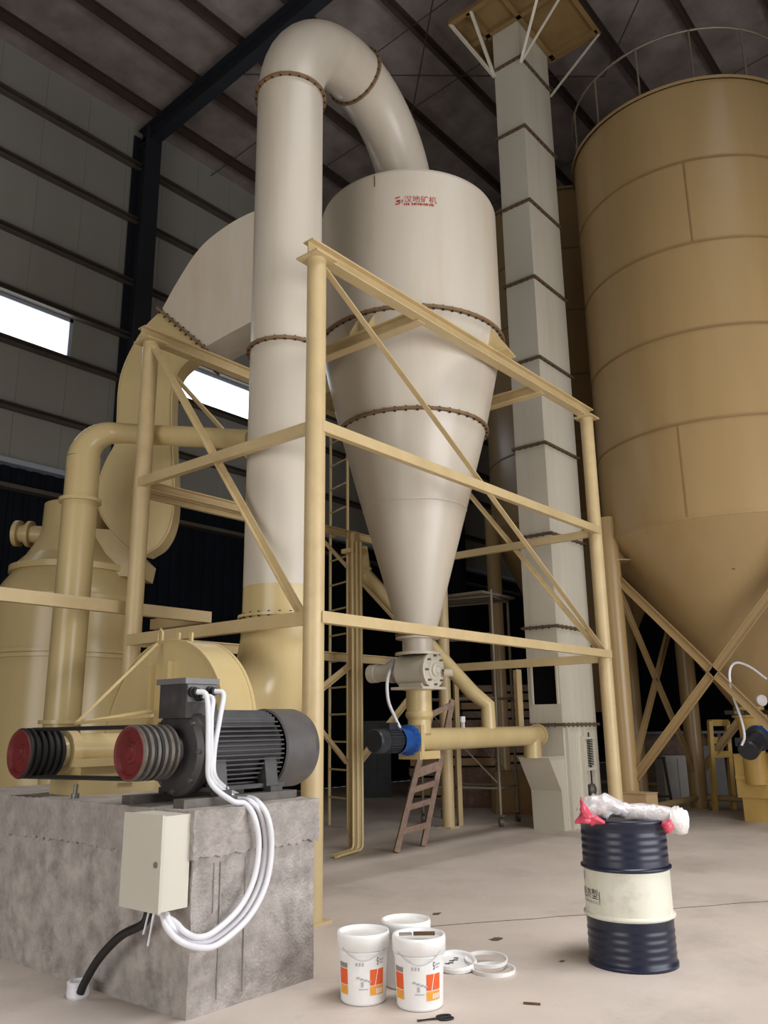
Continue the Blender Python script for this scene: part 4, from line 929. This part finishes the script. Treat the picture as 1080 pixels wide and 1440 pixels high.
SP = [at(705, 1163, z=0), at(747, 1150, z=0)]; SP[1] = SP[0] + (SP[1] - SP[0]).normalized() * .75
wdir = Vector((SP[1].y - SP[0].y, SP[0].x - SP[1].x, 0)).normalized() * -1.3
SP += [SP[0] + wdir, SP[1] + wdir]
for p_ in SP:
    sf.part('pole', MB().cyl(p_ + Z_ * .17, p_ + Z_ * 3.6, .024, seg=12), 'galv')
    cs = sf.part('castor', MB().cyl(p_ + Vector((.02, -.02, .07)), p_ + Vector((-.02, .02, .07)), .07, seg=20), 'groove')
    sf.part('castor_fork', MB().bbox(p_.x - .05, p_.x + .05, p_.y - .05, p_.y + .05, .15, .17), 'galv', cs)
for z in (.55, 1.9, 2.4, 2.9, 3.5):
    for i, j in ((0, 1), (2, 3), (0, 2), (1, 3)): sf.part('cross_bar', MB().cyl(SP[i] + Z_ * z, SP[j] + Z_ * z, .017, seg=8), 'galv')
for i, j in ((0, 2), (1, 3)): sf.part('diagonal_tube', MB().cyl(SP[i] + Z_ * .6, SP[j] + Z_ * 1.85, .014, seg=8), 'galv')
sf.part('deck', MB().bbox(min(p.x for p in SP), max(p.x for p in SP), min(p.y for p in SP), max(p.y for p in SP), 3.52, 3.56), 'galv')

# ------------------------------------------------------------------ things under and behind the silo
cb = at(891, 1150, z=0) 
cx_ = Thing('cardboard_box', 'brown cardboard carton standing in front of the silo leg', 'box', (12.2, 5.1, 0))
q = Vector((12.32, 5.35, 0))
cx_.part('carton', MB().box(q + Z_ * .24, (.34, .40, .48), -.1), 'card')
cx_.part('flap', MB().box(q + Z_ * .49, (.36, .42, .012), -.1), 'card')
cx_.part('tape_line', MB().box(q + Z_ * .14, (.345, .405, .012), -.1), 'handle')
stp = Thing('step_stand', 'yellow welded steel step stand under the silo', 'step stand', (15.2, 5.0, 0))
a0, a1, a2 = at(1006, 1140, z=0), at(1032, 1138, z=0), None
b0, b1_ = at(998, 1014, D=a0.dot(F_)), at(1022, 1014, D=a1.dot(F_))
for a, b in ((a0, b0), (a1, b1_)): stp.part('rail', MB().bar(a, b, rect(.07, .09), up=(.6, .6, 0)), 'yellowbright')
for t in (.98, .78, .62): stp.part('tread', MB().bar(a0.lerp(b0, t), a1.lerp(b1_, t), rect(.10, .11)), 'yellowbright')
wb = Thing('work_bench', 'low grey work bench in the dark under the silo', 'bench', (18, 7.2, 0))
w0 = at(905, 1090, D=20.6); w0.z = 0
wb.part('bench_top', MB().box(w0 + R_ * .7 + Z_ * 1.25, (2.6, .9, .06), -.9), 'greycab')
for dx in (-.4, 1.8): wb.part('leg', MB().box(w0 + R_ * dx + Z_ * .61, (.08, .5, 1.22), -.9), 'greycab')
wb.part('back_board', MB().box(w0 + R_ * .7 + F_ * .4 + Z_ * .7, (2.4, .04, 1.0), -.9), 'wood')
for i, (px, py, D, w, h, d_, mtl, nm, lab, ct) in enumerate((
        (948, 1095, 17.4, .55, .85, .5, 'whitebox', 'white_cabinet', 'small white cabinet standing on the floor behind the silo legs', 'cabinet'),
        (1000, 1105, 18.6, .5, 1.0, .5, 'greycab', 'grey_cabinet', 'grey cabinet behind the yellow step stand', 'cabinet'),
        (655, 1090, 16.5, .9, .7, .6, 'wood', 'wooden_crate', 'brown wooden crate in the shade behind the scaffold', 'crate'),
        (725, 1085, 15.2, .8, .7, .6, 'card', 'carton_stack', 'tan carton standing in the shade behind the bucket elevator', 'box'),
        (530, 1010, 19.0, .6, 1.6, .5, 'darkgear', 'machine_cabinet', 'dark machine cabinet against the left wall behind the ladders', 'cabinet'))):
    g_ = at(px, py, D=D); g_.z = 0
    th = Thing(nm, lab, ct, g_)
    bd_ = th.part('carcass', MB().box(g_ + Z_ * h / 2, (w, d_, h), -.88), mtl)
    nrm = Vector((cos(-.88), sin(-.88), 0)); dpt = Vector((-nrm.y, nrm.x, 0))
    for s_ in (-1, 1): th.part('front_panel', MB().box(g_ + nrm * w * .24 * s_ - dpt * (d_ / 2 + .01) + Z_ * h * .5, (w * .44, .02, h * .88), -.88), mtl)
fp_ = Thing('framed_board', 'thin framed board leaning in the dark under the silo', 'board', (16.8, 6.9, 0))
g_ = at(928, 1125, D=16.6); g_.z = 0
for dx in (-.22, .22): fp_.part('frame_side', MB().bar(g_ + R_ * dx, g_ + R_ * dx * .85 + F_ * .15 + Z_ * .85, rect(.04, .04)), 'girt')
for t in (.15, .97): fp_.part('frame_rail', MB().bar(g_ - R_ * .22 + F_ * .15 * t + Z_ * .85 * t, g_ + R_ * .22 + F_ * .15 * t + Z_ * .85 * t, rect(.04, .04)), 'girt')

# stacks of boards in the shade behind the machines
for (px, D, n, lab) in ((640, 19.0, 8, 'brown stack of boards in the dark behind the wooden ladder'), (712, 20.5, 12, 'taller brown stack of boards in the dark behind the bucket elevator')):
    g_ = at(px, 1100, D=D); g_.z = 0; ts = Thing('board_stack', lab, 'boards', g_, 'stacks of boards behind the machines')
    for k in range(n):
        ts.part('board', MB().box(g_ + Z_ * (.12 + k * .2) + R_ * random.uniform(-.05, .05), (2.0, .8, .15), -.88 + random.uniform(-.03, .03)), 'wood' if k % 3 else 'card')
